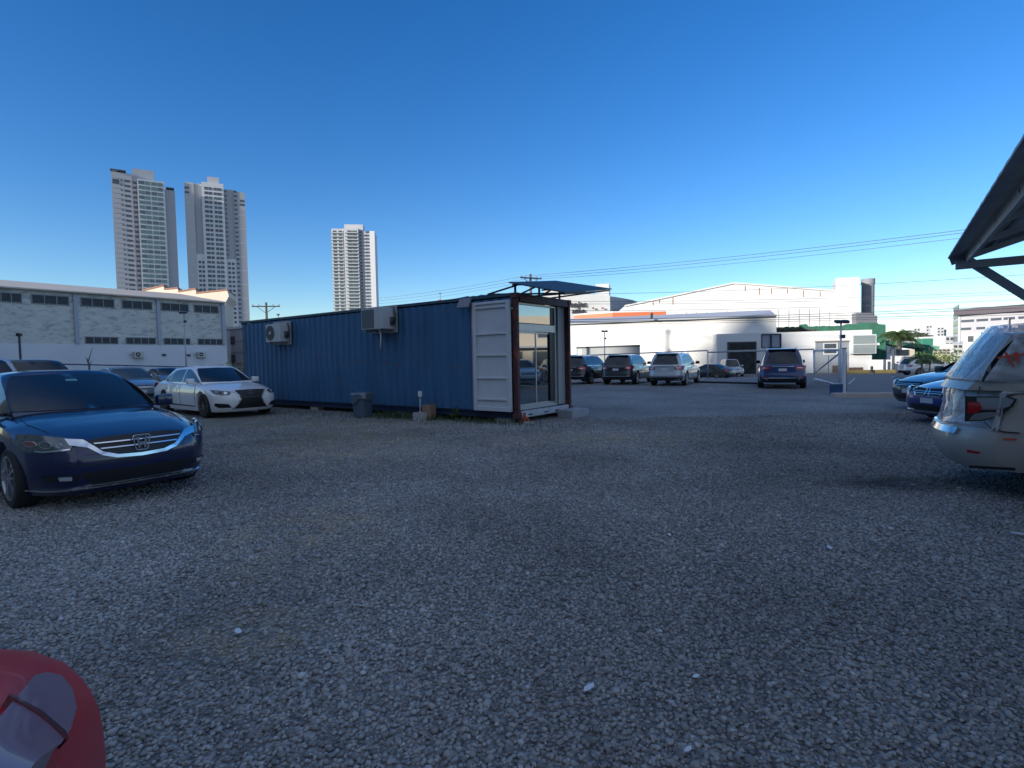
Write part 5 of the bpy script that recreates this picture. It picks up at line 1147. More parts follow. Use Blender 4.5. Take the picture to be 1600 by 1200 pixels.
# street walls
def swall(label, pts, Y0, Y1, m=M_an):
    q = empty('street_wall', (0, 0, 0), 0, label, 'wall'); poly_wall(pts, Y0, Y1, pts[0][0], pts[-1][0], (.05, .3, 0), m, 'wall', q, -1.2); return q
swall('white street wall low section right of the display window', [(1361, 590), (1361, 562), (1393, 562), (1393, 590)], 63.8, 63)
swall('white street wall behind the two parked white SUVs', [(1393.5, 590), (1393.5, 556), (1440, 556), (1440, 590)], 64.5, 64)
yk = empty('yellow_kerb', (0, 0, 0), 0, 'faded yellow painted kerb at the foot of the white street wall', 'kerb')
A_, B_ = at(1322, 586, 61.5), at(1398, 586, 60); b = MB(); b.bar((A_.x, A_.y, -.62), (B_.x, B_.y, -.62), .6, .35); b.build('kerb', mat('kerb_yellow', (.30, .24, .08), .8, var=.3, scale=1), yk)
for px, py, lab in ((1382, 582, 'short dark bollard in front of the white street wall'), (1395.5, 578, 'tall dark post at the corner of the white street wall'), (1362, 586, 'pair of low dark stubs on the yellow kerb')):
    P_ = at(px, 586, 62.4 if px != 1362 else 60.2); q = empty('bollard', (P_.x, P_.y, -.8), 0, lab, 'bollard'); hq = {1382: 1.5, 1395.5: 2.6, 1362: .8}[px]
    b = MB(); b.lathe([(.13, 0), (.13, hq - .05), (.10, hq), (.001, hq)], 12); b.build('post', M_lou, q); b = MB(); b.lathe([(.2, 0), (.2, .06), (.14, .06)], 12); b.build('base', M_conc, q)
# concrete kerb at the lot entrance
b = MB(); ks = [(11.0, 18.85), (13.1, 18.35), (15.5, 17.6)]
for i in range(2): b.bar((*ks[i], .05), (*ks[i + 1], .05), .30, .16)
q = b.build('entrance_kerb', mat('kerb_beige', (.50, .44, .38), .85, var=.15, scale=3)); tag(q, 'pale concrete kerb between the gravel lot and the street', 'kerb')
# parking lines, road lines as sheets
def strip(name, pts, dz, m, label):
    b = MB(); b.add([(x, y, gz(y) + dz) for x, y in pts], [tuple(range(len(pts)))]); q = b.build(name, m); return tag(q, kind='structure')
wl_m = mat('road_white', (.5, .52, .54), .8, var=.2, scale=4)
def gpt(px, py):
    d = ray(px, py); y = 30
    for _ in range(30):
        t = (gz(y) - CAMH) / d.z; y = d.y * t
    return (d.x * t, d.y * t)
strip('road_marking', [gpt(1325, 600), gpt(1327.5, 600), gpt(1337, 590.5), gpt(1335, 590.5)], .004, wl_m, '')
strip('road_marking', [gpt(1400, 601), gpt(1404, 601), gpt(1396, 588), gpt(1393.5, 588)], .004, wl_m, '')
strip('verge', [gpt(1404, 601), gpt(1445, 606), gpt(1470, 596), gpt(1440, 591), gpt(1399, 589.5)], .05, mat('verge_green', (.07, .085, .06), .9, var=.4, scale=2), '')
b = MB(); pts_ = [gpt(1404, 601), gpt(1418, 603.5), gpt(1446, 608)]
for i in range(2): b.bar((*pts_[i], gz(pts_[i][1]) + .06), (*pts_[i + 1], gz(pts_[i + 1][1]) + .06), .2, .14)
tag(b.build('verge_kerb', mat('kerb_pink', (.26, .20, .18), .9, var=.2)), 'low pinkish kerb round the palm verge', 'kerb')
strip('concrete_apron', [gpt(1092, 597.5), gpt(1188, 600), gpt(1188, 590), gpt(1092, 590)], .006, mat('apron', (.17, .18, .20), .9, var=.2), '')
b = MB(); a_, c_ = gpt(1093, 598), gpt(1190, 600.5); b.bar((*a_, .03), (*c_, .03), .12, .12); tag(b.build('lot_edge_beam', mat('dark_edge', (.03, .035, .04), .9)), 'low dark edging along the back of the gravel lot', 'kerb')
# grey trailer behind the SUVs
tr = empty('box_trailer', (0, 0, 0), 0, 'long grey box trailer behind the two dark SUVs', 'trailer')
poly_wall([(900.5, 590), (900.5, 543), (1000, 539.5), (1000, 590)], 63, 61, 900, 1000, (.4, 2.4, 0), mat('trailer_grey', (.36, .38, .38), .6, var=.08), 'box', tr, .1)
poly_wall([(903, 560), (903, 545), (925, 544), (925, 560)], 62.9, 62.5, 900, 1000, (0, -.06, 0), M_wht, 'side_panel', tr)
for px in (915, 985):
    for k in (0, 1.15):
        P_ = at(px, 560, 62); b = MB(); b.lathe([(.001, -.2), (.5, -.2), (.5, .05), (.001, .05)], 18, 'Y', (P_.x + k, P_.y - .1 - (px - 915) * .015, gz(62) + .5)); b.build('wheel', M_rub, tr)
b = MB(); b.bar(at(900.5, 543.2, 62.95), at(1000, 539.7, 60.95), .12, .14); b.build('top_rail', M_lou, tr)
# sign building and orange canopy
sg_ = empty('shop_building', (0, 0, 0), 0, 'white shop building with dark lettering above the orange canopy', 'shop')
poly_wall([(850, 560), (850, 452), (953, 462), (953, 560)], 108, 108, 850, 953, (2, 12, 0), mat('shop_white', (.55, .56, .56), .8, var=.05, scale=.3), 'wall', sg_, -1)
poly_wall([(953.3, 560), (953.3, 463), (962, 464), (980, 467), (989, 471), (989, 560)], 110, 118, 953, 989, (2, 3, 0), mat('shop_shade_grey', (.22, .24, .27), .8, var=.1, scale=.4), 'shaded_side', sg_, -1)  # side face of the shop, its shade put into the darker grey
poly_wall([(930.5, 468), (930.5, 444), (951.5, 443), (951.5, 468)], 109, 109, 930, 952, (1, 4, 0), M_wpl, 'roof_room', sg_)
b = MB()
for px in (927, 941.5):
    P_ = at(px, 481.5, 107.5); b.lathe([(.001, -.15), (.22, -.15), (.18, .15), (.001, .2)], 10, 'Z', P_)
b.build('sign_spotlights', mat('spot_red', (.2, .06, .04), .6), sg_)
def text(body, loc, size, rz, m, parent, name='lettering', ext=.08):
    cu = bpy.data.curves.new('t', 'FONT'); cu.body = body; cu.size = size; cu.extrude = ext; cu.offset = size * .018
    o_ = bpy.data.objects.new('t', cu); COL.objects.link(o_); bpy.context.view_layer.update()
    me = bpy.data.meshes.new_from_object(o_.evaluated_get(bpy.context.evaluated_depsgraph_get())); bpy.data.objects.remove(o_)
    me.name = name; me.materials.clear(); me.materials.append(m); q = bpy.data.objects.new(name, me); COL.objects.link(q); q.parent = parent
    q.location = loc; q.rotation_euler = (math.pi / 2, 0, rz); return q
M_let = mat('lettering_grey', (.05, .05, .055), .6)
text('najes', at(890.5, 480, 107.8), 1.65, 0, M_let, sg_); text('atno', at(893.5, 489.5, 107.8), 1.45, 0, M_let, sg_)
oc = empty('orange_canopy', (0, 0, 0), 0, 'orange canopy roof with white rim in front of the lettered building', 'canopy')
z_ = at(935, 497, 88)
a_, b__, c_, d_ = at(897, 491.5, 88), at(918, 484.5, 92), at(1000, 488.5, 92), at(957, 497, 84)
b = MB(); b.prism([Vector((a_.x, a_.y, 0)), Vector((d_.x, d_.y, 0)), Vector((d_.x + 8, d_.y - .6, 0)), Vector((c_.x, c_.y, 0)), Vector((b__.x, b__.y, 0))], (0, 0, .9))
q = b.build('fascia', mat('canopy_orange', (.62, .17, .07), .6, var=.06), oc); q.location.z = zat(957, 498, 84)
b = MB(); b.prism([Vector((a_.x, a_.y, 0)), Vector((d_.x, d_.y, 0)), Vector((d_.x + 8, d_.y - .6, 0)), Vector((c_.x, c_.y, 0)), Vector((b__.x, b__.y, 0))], (0, 0, .22))
q = b.build('rim', M_wpl, oc); q.location.z = zat(957, 498, 84) + .903
for px in (915, 968):
    P_ = at(px, 560, 87); b = MB(); b.box((P_.x, P_.y, 2.5), (.4, .4, zat(957, 498, 84) + 1.0)); b.build('column', M_wpl, oc).location.z = 0
# green canopy + right background
gc = empty('green_canopy', (0, 0, 0), 0, 'dark green slanted canopy on a single column across the street', 'canopy'); M_gc = mat('canopy_green', (.02, .16, .12), .5, var=.1)
a_, b__ = at(1394, 532, 74), at(1468, 541, 70); b = MB(); b.prism([a_, b__, b__ + Vector((0, 5, .3)), a_ + Vector((0, 5, .3))], (0, 0, -.55)); b.build('roof_slab', M_gc, gc)
P_ = at(1452, 560, 72.5); b = MB(); b.box((P_.x, P_.y + 1, 1.2), (1.4, 1.4, 4.0)); b.build('column', mat('column_green', (.05, .25, .18), .6), gc)
b = MB(); b.bar((P_.x, P_.y + .6, 1.9), at(1420, 536, 73) + Vector((0, .6, -.3)), .3, .4); b.bar((P_.x + .3, P_.y + .6, 2.2), at(1466, 542, 71) + Vector((0, .6, -.2)), .25, .35); b.build('struts', mat('strut_dark', (.015, .05, .05), .6), gc)
def palm(label, base, h, nf, fl_, seed, tr_r=.22, lean=0., m=None):
    rr = random.Random(seed); root = empty('palm_tree', base, 0, label, 'palm'); b = MB()
    pts = [(lean * (i / 8) ** 2, 0, h * i / 8 - .1) for i in range(9)]; b.tube(pts, [tr_r * (1.25 - .5 * i / 8) for i in range(9)], 10); b.build('trunk', mat('palm_trunk', (.24, .22, .19), .9, var=.3, scale=4), root, smooth=True)
    b = MB(); top_ = Vector((lean, 0, h - .1))
    for k in range(nf):
        az = 6.283 * k / nf + rr.uniform(-.2, .2); el = rr.uniform(.1, 1.15); L_ = fl_ * rr.uniform(.8, 1.1); d_ = Vector((math.cos(az), math.sin(az), 0)); prev = top_; ps = []
        for i in range(11):
            t = i / 10; ps.append(top_ + d_ * L_ * t * math.cos(el * (1 - t * .6)) + Vector((0, 0, L_ * (math.sin(el) * t - .85 * t * t))))
        b.tube(ps, [.03 * (1.1 - i / 10) * fl_ / 2 for i in range(11)], 4, False)
        sd = Vector((-d_.y, d_.x, 0))
        for i in range(1, 11):
            for hh in (0, .5):
                p_ = ps[i - 1].lerp(ps[i], hh); t = (i - 1 + hh) / 10; ll = fl_ * .30 * math.sin(math.pi * min(1, .15 + t * .85)) + .08
                for sg in (-1, 1):
                    e_ = p_ + sd * sg * ll * .8 + (ps[i] - ps[i - 1]).normalized() * ll * .5 - Vector((0, 0, ll * rr.uniform(.25, .6))); w__ = (ps[i] - ps[i - 1]).normalized() * fl_ * .022
                    b.add([p_ - w__, p_ + w__, e_], [(0, 1, 2)])
    b.build('crown', m or M_leaf2, root, fix=False); return root
P_ = at(1405, 560, 68); palm('tall palm tree behind the street wall by the green canopy', (P_.x, P_.y, -.8), zat(1405, 523, 68) + .8, 22, 2.9, 4, .3, m=mat('palm_leaf', (.05, .085, .022), .6, var=.4, scale=2))
P_ = at(1441, 590, 40); palm('small twin palm on the verge in front of the white SUV', (P_.x, P_.y, gz(40)), 1.35, 13, 1.15, 8, .07, -.1); P_ = at(1452, 590, 40.5); palm('smaller palm stem beside the verge palm', (P_.x, P_.y, gz(40)), 1.25, 11, .95, 9, .05, .05)
P_ = at(1449, 560, 56); bush('shrub', 'light green shrub under the green canopy column', (P_.x, 56), (1.3, .8, 1.3), 500, .13, M_leaf2, 31)
P_ = at(1488, 565, 56); bush('tree', 'round light green tree crown left of the wrapped SUV', (P_.x, 56), (2.4, 1.2, 1.25), 900, .15, mat('bright_leaf', (.12, .20, .03), .6, var=.4, scale=3), 32, cat='tree')
P_ = at(1482, 574, 54); bush('flower_bed', 'orange red flowers under the light green tree', (P_.x, 54), (1.4, .5, .45), 300, .10, mat('orange_flowers', (.45, .12, .05), .6, var=.5, scale=6), 33, cat='flowers')
def far_block(name, label, px0, px1, pyt, Y, col, rows=3, cols=4, pyb=575, wh=.5, group=None, depth=10, cat='building', wm=None, pr=.15):
    a_, c_ = at(px0, pyb, Y), at(px1, pyb, Y); root, A_, d_, n_, L_ = block(name, label, cat, a_.xy, c_.xy, depth, -2, zat((px0 + px1) / 2, pyt, Y), col, group=group)
    z1 = zat((px0 + px1) / 2, pyt, Y)
    hgt = z1 - 1
    for r_ in range(rows):
        for k in range(cols):
            zc = 1 + hgt * (r_ + .5) / rows; uc = L_ * (k + .5) / cols
            win(root, A_, d_, n_, uc - L_ / cols * wh / 2, uc + L_ / cols * wh / 2, zc - hgt / rows * .25, zc + hgt / rows * .2, wm or M_tgd, pr=pr)
    return root, A_, d_, n_, L_
M_fw = mat('far_white', (.60, .61, .62), .8); M_ft = mat('far_tan', (.48, .42, .33), .85)
for nme, lab, a, b_, t, Y, mm, r_, k in (
    ('apartment_tower', 'pale distant tower with stepped top, leftmost on the right skyline', 1427, 1437, 512.5, 620, M_fw, 7, 2), ('apartment_tower', 'distant white tower in the middle of the right skyline', 1446, 1455.5, 508, 700, M_fw, 8, 2),
    ('apartment_tower', 'distant white tower right of the middle one on the skyline', 1463, 1474, 511, 640, M_fw, 8, 2), ('apartment_building', 'low distant white block joining the skyline towers', 1436, 1447, 519, 660, M_fw, 3, 3), ('apartment_building', 'distant white block right of the skyline towers', 1474, 1478, 513, 650, M_tw2, 5, 1),
    ('house', 'tan walled building left of the grey office block', 1457, 1484, 545, 90, M_ft, 2, 4), ('house', 'white house between the skyline and the office block', 1476, 1489, 524.5, 130, M_fw, 3, 2), ('house', 'long white building under the wooded hill', 1430, 1459, 532.5, 190, M_fw, 1, 6), ('house', 'sunlit white house beside the tall palm', 1382, 1391, 528, 120, M_fw, 2, 1), ('house', 'blue grey shed behind the tall palm trunk', 1383, 1401, 541, 90, mat('shed_blue', (.06, .10, .17), .7), 1, 2), ('house', 'low white building seen under the green canopy', 1410, 1448, 551, 110, M_fw, 1, 5),
    ('house', 'white house with dark door right under the office block', 1488, 1510, 537, 100, M_fw, 2, 3)):
    far_block(nme, lab, a, b_, t, Y, mm, r_, k)
b = MB(); vs_ = []; n = 60
for i in range(n):
    t = i / (n - 1); p_ = at(1415 + 75 * t, 560, 420); h = 14 * math.sin(math.pi * t) ** .6 + 1.2 * math.sin(i * 1.9) + 1 * math.sin(i * 3.7); vs_ += [(p_.x, p_.y, -3), (p_.x, p_.y + 6, max(2, h)), (p_.x + 8, p_.y + 60, max(3, h + 8) - 6), (p_.x + 10, p_.y + 120, -3)]
b.add(vs_, [(i * 4 + j, i * 4 + j + 1, i * 4 + 5 + j, i * 4 + 4 + j) for i in range(n - 1) for j in range(3)]); tag(b.build('wooded_hill', mat('hill_green', (.05, .07, .04), .9, var=.6, scale=.15), smooth=True), kind='structure')
# grey office block far right
ob, A_, d_, n_, L_ = block('office_block', 'pale grey office block with two window rows and a dark roof band at right', 'office block', at(1499, 560, 118).xy, at(1640, 560, 104).xy, 20, -1, zat(1560, 489, 112), mat('office_grey', (.44, .44, .47), .8, var=.05, scale=.3), roof=(mat('office_roof', (.11, .095, .11), .8), 1.3), over=.8)
zo = lambda py: zat(1540, py, 114)
for k, (u0, u1) in enumerate([(.3, 2.6), (3.1, 5.1), (5.6, 7.4), (7.8, 9.6), (10.2, 12.8), (13.2, 15.8), (16.4, 18.6), (19, 21), (21.6, 23.6), (24.4, 27)]):
    win(ob, A_, d_, n_, u0, u1, zo(501.5), zo(498), M_tgd, pr=.15); win(ob, A_, d_, n_, u0, u1 - .5, zo(514), zo(510.5), M_tgd, pr=.15)
for u in (.05, 15.95, 21.3): 
    b = MB(); c_ = A_ + d_ * u + n_ * .2; b.box((c_.x, c_.y, zo(520)), (.35, .4, zo(492) - zo(548)), math.atan2(d_.y, d_.x)); b.build('pillar', M_tw2, ob)
ob2, A2, d2, n2, L2 = block('office_block', 'narrow shaded white wing left of the grey office block', 'office block', at(1488, 560, 128).xy, at(1498.5, 560, 119).xy, 12, -1, zat(1494, 492, 122), M_tw2)
for i in range(6): win(ob2, A2, d2, n2, 1.2, L2 - 1.5, 2 + i * 1.7, 3 + i * 1.7, M_tgd, pr=.12)
ob3, A3, d3, n3, L3 = block('house', 'low white rooftop structure with a railing in front of the office block', 'house', at(1505, 560, 96).xy, at(1532, 560, 94).xy, 8, -1, zat(1515, 519.5, 95), M_wpl)
win(ob3, A3, d3, n3, .6, 1.4, 3, 4, M_lou)
bb_ = empty('billboard_frame', (0, 0, 0), 0, 'white tubular frame standing on a rooftop before the office block', 'frame'); b = MB(); q = [at(1532, 525, 95), at(1532, 519.5, 95), at(1577, 519, 93), at(1577, 497, 93), at(1577, 530, 93)]
for i in range(4): b.bar(q[i], q[i + 1], .25)
b.build('frame', M_wht, bb_)

# ------------------------------------------------------------------ fences, gate, poles
def fence(label, pts, h, every, m, n_wires=0, name='fence', mesh_m=None):
    root = empty(name, (pts[0][0], pts[0][1], 0), 0, label, 'fence'); o0 = Vector((pts[0][0], pts[0][1], 0)); b = MB()
    for i in range(len(pts) - 1):
        a_, c_ = Vector((*pts[i], gz(pts[i][1]) + h)) - o0, Vector((*pts[i + 1], gz(pts[i + 1][1]) + h)) - o0; b.tube([a_, c_], .05, 6)
        L_ = (c_ - a_).length; n = int(L_ / every)
        for k in range(n + 1):
            p_ = a_.lerp(c_, k / max(1, n)); q = MB(); q.tube([(p_.x, p_.y, p_.z - h - .1), (p_.x, p_.y, p_.z)], .035, 6); q.build('post', m, root, smooth=True)
        if mesh_m:
            q = MB(); step = .35; s_n = int(L_ / step)
            dv = (c_ - a_) / L_
            for k in range(-6, s_n + 1):
                for sgn in (1, -1):
                    u0 = k * step; u1 = u0 + h * .95
                    if sgn < 0: u0, u1 = u1, u0
                    lo, hi = max(0, min(u0, u1)), min(L_, max(u0, u1))
                    if hi <= lo: continue
                    f = lambda u: a_ + dv * u + Vector((0, 0, -h + .05 + (h - .1) * (u - u0) / (u1 - u0)))
                    q.bar(f(lo), f(hi), .004)
            q.build('wire_mesh', mesh_m, root, fix=False)
    b.build('top_rail', m, root, smooth=True); return root
M_fb = mat('fence_blue', (.02, .035, .09), .5); M_fg = mat('fence_steel', (.28, .31, .35), .5, .5); M_wire = mat('wire_mesh', (.20, .23, .26), .5, .5)
a_, c_ = at(60, 570, 37).xy, at(382, 570, 55).xy
fence('blue railed chain link fence along the back left of the lot', [tuple(a_), tuple(c_)], 1.85, 6.2, M_fb, mesh_m=M_wire)
a_, c_ = at(700, 560, 47).xy, at(1311, 560, 24.5).xy
c1 = at(1106, 560, 38.5).xy
fence('grey railed chain link fence behind the row of SUVs', [tuple(a_), tuple(c1)], 1.98, 5.0, M_fg, mesh_m=M_wire)
fence('grey chain link fence between the silver SUV and the gate', [tuple(at(1106, 560, 38.3).xy), tuple(at(1200, 560, 37.3).xy), tuple(at(1272, 560, 36.3).xy)], 1.84, 5.5, M_fg)
gt = empty('gate_leaf', (*at(1313, 610, 22).xy, 0), 0, 'open steel gate leaf with diagonal brace beside the blue SUV', 'gate'); G0 = gt.location.copy()
b = MB(); gp = lambda px, py, Y: at(px, py, Y) - G0
t1, t2, t3, t4 = gp(1312, 547, 22), gp(1272, 548, 29.5), gp(1273, 592, 29.5), gp(1312, 603, 22)
for q in ((t1, t2), (t3, t4), (t1, t4), (t2, t3)): b.tube(q, .055, 6)
b.build('gate_frame', mat('gate_white', (.66, .69, .72), .5), gt, smooth=True)
b = MB(); b.tube([gp(1311.5, 552, 22), gp(1273, 583, 29.3)], .035, 6); b.tube([gp(1294.5, 556, 25), gp(1294.5, 598, 25)], .02, 6); b.build('brace', MATS['gate_white'], gt, smooth=True)
P_ = at(1318.5, 617, 20.2); q = empty('gate_post', (P_.x, P_.y, 0), 0, 'square white gate post at the lot entrance', 'post'); b = MB(); b.box((0, 0, .8), (.10, .10, 1.72)); b.build('shaft', M_wht, q, bevel=.01); b = MB(); b.box((0, 0, 1.67), (.12, .12, .03)); b.build('cap', M_lou, q)
b = MB(); b.bar((.085, .02, .1), (.085, .02, 1.5), .03); b.build('hinge_bar', M_lou, q)
P_ = at(1306.5, 611, 20.4); q = empty('utility_box', (P_.x, P_.y, 0), -.3, 'blue painted concrete box at the foot of the gate lamp', 'box'); b = MB(); b.box((0, 0, .17), (.36, .34, .36)); b.build('casing', mat('box_blue', (.02, .09, .20), .6, var=.2), q, bevel=.01); b = MB(); b.box((0, 0, .36), (.40, .38, .03)); b.build('lid', mat('box_lid', (.30, .40, .48), .6), q); 
b = MB(); b.tube([(.24, -.1, 0), (.24, -.1, .30)], .035, 8); b.tube([(.24, -.1, .30), (.24, -.1, .36)], .06, 8); b.build('pipe', M_wht, q)
def lamp_post(px, pyt, Y, label, pyb=None, heads=2, col=None, z0=None):
    P_ = at(px, 570, Y); zt_ = zat(px, pyt, Y); q = empty('lamp_post', (P_.x, P_.y, gz(Y) if z0 is None else z0), 0, label, 'lamp post'); zt_ -= q.location.z
    b = MB(); b.tube([(0, 0, 0), (0, 0, zt_)], [.045, .03], 8); b.build('pole', col or M_steel, q, smooth=True)
    k = Y / 860. * 1.0
    for i in range(heads):
        b = MB(); b.box(((-.5 + i) * .27 * (heads > 1) , -.05, zt_ + .02), (.23, .2, .10), M=Matrix.Rotation(.35, 3, 'X')); b.build('lamp_head', mat('lamp_dark', (.05, .06, .07), .5), q, bevel=.01)
    b = MB(); b.box((.06, 0, zt_ - .55), (.16, .12, .14)); b.build('junction_box', M_lou, q); return q
lamp_post(291, 489, 36, 'twin floodlight post in front of the warehouse corner'); lamp_post(945, 518, 44, 'twin floodlight post among the dark SUVs'); lamp_post(1313.5, 503.5, 21.3, 'floodlight post at the gate beside the white post', col=M_wht)
lamp_post(438, 492, 52, 'lamp head showing over the far end of the container', heads=1)
P_ = at(32, 560, 19); q = empty('camera_post', (P_.x, P_.y, 0), 0, 'thin dark post with a small box on top above the dark SUV', 'post'); b = MB(); b.tube([(0, 0, 0), (0, 0, zat(32, 524, 19))], .035, 6); b.build('pole', M_lou, q); b = MB(); b.box((0, 0, zat(32, 523, 19)), (.12, .12, .10)); b.build('head', M_black, q)
P_ = at(138, 560, 30); q = empty('bare_sapling', (P_.x, P_.y, 0), 0, 'bare forked sapling in front of the blue fence rail', 'tree'); b = MB(); zt_ = zat(138, 543, 30); b.tube([(0, 0, 0), (.03, 0, 1.6), (-.05, 0, zt_ * .75)], [.06, .045, .03], 6); b.build('trunk', M_dry, q); b = MB(); b.tube([(-.03, 0, 1.7), (.25, 0, zt_)], [.03, .01], 5); b.tube([(-.03, 0, 1.7), (-.2, .1, zt_ - .5)], [.025, .01], 5); b.tube([(0, 0, 1.5), (.05, .2, zt_ - .7)], [.03, .01], 5); b.build('crown', M_dry, q)
P_ = at(364, 575, 60); bush('shrub', 'dark shrub between the warehouse and the far end of the container', (P_.x, 60), (1.9, 1.2, 1.3), 700, .14, M_leaf, 41)
P_ = at(1118, 590, 46); bush('hedge', 'brown dry hedge behind the fence right of the silver SUV', (P_.x, 46), (1.0, .6, .6), 300, .09, M_dry, 42)
# signboard frame
sf = empty('sign_frame', (*at(1204, 560, 50).xy, gz(50)), 0, 'empty blue framed sign on a single post above the blue SUV', 'sign'); G1 = sf.location.copy(); b = MB(); q = [at(x, y, 50) - G1 for x, y in ((1190, 522.5), (1220, 522), (1220, 543.5), (1190, 543.5))]
for i in range(4): b.bar(q[i], q[(i + 1) % 4], .09)
b.build('frame', M_fb, sf); b = MB(); b.bar(at(1205, 522, 50) - G1, at(1204.5, 560, 50) - G1, .12); b.bar(at(1204.5, 560, 50) - G1, Vector((0, 0, 0)), .12); b.build('post', M_fb, sf)
b = MB(); b.prism([p_ + Vector((0, .08, 0)) for p_ in q], (0, .03, 0)); b.build('panel', mat('sign_panel', (.30, .34, .40), .5), sf)
# utility poles and wires
def upole(px, pyt, Y, label, arm=2.2, rot=0., extra=True, z0=-1):
    P_ = at(px, 560, Y); zt_ = zat(px, pyt, Y); q = empty('utility_pole', (P_.x, P_.y, z0), rot, label, 'utility pole'); h = zt_ - z0
    b = MB(); b.tube([(0, 0, 0), (0, 0, h)], [.19, .12], 8); b.build('pole', mat('pole_grey', (.12, .11, .10), .8, var=.2), q, smooth=True)
    b = MB(); b.bar((-arm / 2, -.1, h - .45), (arm / 2, -.1, h - .45), .12, .12); b.bar((-arm * .32, -.1, h - .5), (0, -.1, h - 1.2), .06, .05); b.bar((arm * .32, -.1, h - .5), (0, -.1, h - 1.2), .06, .05); b.build('crossarm', mat('arm_brown', (.07, .055, .05), .8), q)
    for k in (-.46, -.25, .25, .46):
        b = MB(); b.lathe([(.05, 0), (.05, .16), (.02, .2), (.001, .2)], 8, 'Z', (arm * k, -.1, h - .39)); b.build('insulator', M_lfr, q)
    if extra:
        b = MB(); b.lathe([(.28, 0), (.28, .9), (.001, .95)], 12, 'Z', (.45, -.1, h - 3.6)); b.build('transformer', mat('transformer', (.25, .27, .28), .6), q)
    return q
upole(831, 428, 58, 'utility pole with crossarm rising behind the container awning', 2.6, .5); upole(419, 472.5, 62, 'utility pole with braced crossarm over the far end of the container', 3.0, .15)
M_cab = mat('cable_black', (.09, .10, .12), .6)
def wire(px_pts, label, r=.02, sag=0.):
    P = [at(*p_) for p_ in px_pts]; pts = []
    for i in range(len(P) - 1):
        for k in range(14):
            t = k / 14; q = P[i].lerp(P[i + 1], t); q.z -= sag * 4 * t * (1 - t); pts.append(q)
    pts.append(P[-1]); b = MB(); b.tube(pts, r * .75, 4, False); tag(b.build('overhead_wire', M_cab, smooth=True), label, 'wire', 'overhead wires across the street')
GWL = ['topmost long overhead wire rising to the roof at the right edge', 'second long overhead wire rising to the roof at the right edge', 'third and thinnest wire running past the utility pole behind the awning', 'highest wire crossing above the white stair tower', 'upper wire of the pair crossing in front of the factory', 'lower wire of the pair crossing in front of the factory', 'single wire crossing midway down the factory wall', 'top wire of the lowest bundle over the green wall', 'second wire of the lowest bundle over the green wall', 'third wire of the lowest bundle over the green wall', 'lowest overhead wire just above the white annex']
for wi, (px_pts, r, sg) in enumerate((
    ([(590, 466, 90), (822, 431, 58), (1660, 340, 30)], .022, .25), ([(590, 470, 90), (833, 433.5, 58), (1660, 344, 30)], .022, .3), ([(590, 474.5, 90), (840, 436, 58), (1660, 352, 30)], .018, .35),
    ([(905, 459.5, 60), (1660, 425, 46)], .022, .35), ([(800, 470, 60), (1660, 452, 46)], .022, .4), ([(800, 474, 60), (1660, 456, 46)], .02, .4), ([(800, 484, 58), (1660, 465, 44)], .022, .4),
    ([(840, 500, 52), (1660, 474, 42)], .03, .25), ([(840, 503, 52), (1660, 478, 42)], .03, .25), ([(850, 504, 52), (1660, 486, 42)], .03, .2), ([(850, 507, 52), (1660, 489, 42)], .02, .2))):
    wire(px_pts, GWL[wi], r, sg)
rt = empty('red_roof', (0, 0, 0), 0, 'tip of a red hipped roof with antenna above the container', 'roof'); b = MB(); p0, p1, p2, pz = at(671, 475, 110), at(700, 473, 110), at(690, 472, 116), at(688, 467.5, 112); p3 = at(675, 474, 117)
b.add([p0, p1, p2, p3, pz], [(0, 1, 4), (1, 2, 4), (2, 3, 4), (3, 0, 4), (3, 2, 1, 0)]); b.build('roof', mat('red_tile', (.42, .13, .09), .8), rt); b = MB(); b.bar(pz, pz + Vector((0, 0, 1.3)), .08); b.box(pz + Vector((0, 0, 1.2)), (.7, .1, .1)); b.build('antenna', M_lou, rt)
b = MB(); Q = [Vector((p.x, p.y, 0)) for p in (p0, p1, p2, p3)]; b.prism([Vector((p.x, p.y, -1)) for p in Q], (0, 0, p0.z + .4)); b.build('wall', M_wpl, rt)

# ------------------------------------------------------------------ roof at the right edge
ev = empty('shed_roof', (0, 0, 0), 0, 'dark overhanging tin roof with pale fascia and diagonal brace at the upper right', 'roof')
E0 = Vector((8.22, 10.42, 3.22)); ed_ = Vector((-.566, -.825, 0)).normalized(); cr_ = U            # eave runs toward the camera, roof rises to the right
M_tin = mat('tin_dark', (.40, .43, .46), .6, .3, var=.2, scale=2); M_fas = mat('fascia_pale', (.55, .58, .60), .6, var=.1)
Lr, Wr = 13.0, 7.0; rise = .32
b = MB(); n = 60; vs_ = []
for i in range(n + 1):
    p_ = E0 + ed_ * (Lr * i / n) + Vector((0, 0, .008 * (i % 2)))
    vs_ += [p_, p_ + cr_ * Wr + Vector((0, 0, Wr * rise)), p_ + Vector((0, 0, .03)), p_ + cr_ * Wr + Vector((0, 0, Wr * rise + .03))]
b.add(vs_, [(4 * i, 4 * i + 4, 4 * i + 5, 4 * i + 1) for i in range(n)] + [(4 * i + 2, 4 * i + 3, 4 * i + 7, 4 * i + 6) for i in range(n)] + [(4 * i, 4 * i + 2, 4 * i + 6, 4 * i + 4) for i in range(n)] + [(0, 1, 3, 2)]); b.build('roof_sheet', M_tin, ev)
I0 = E0 + cr_ * .28 + Vector((0, 0, .28 * rise - .03)); 
b = MB(); b.bar(I0 + Vector((0, 0, -.09)), I0 + ed_ * Lr + Vector((0, 0, -.09)), .05, .17); b.build('fascia', M_fas, ev)
b = MB(); b.bar(E0 + Vector((0, 0, -.05)) + cr_ * .04 - ed_ * .02, E0 + cr_ * Wr + Vector((0, 0, Wr * rise - .06)) - ed_ * .02, .06, .14); b.build('verge_board', M_tin, ev)
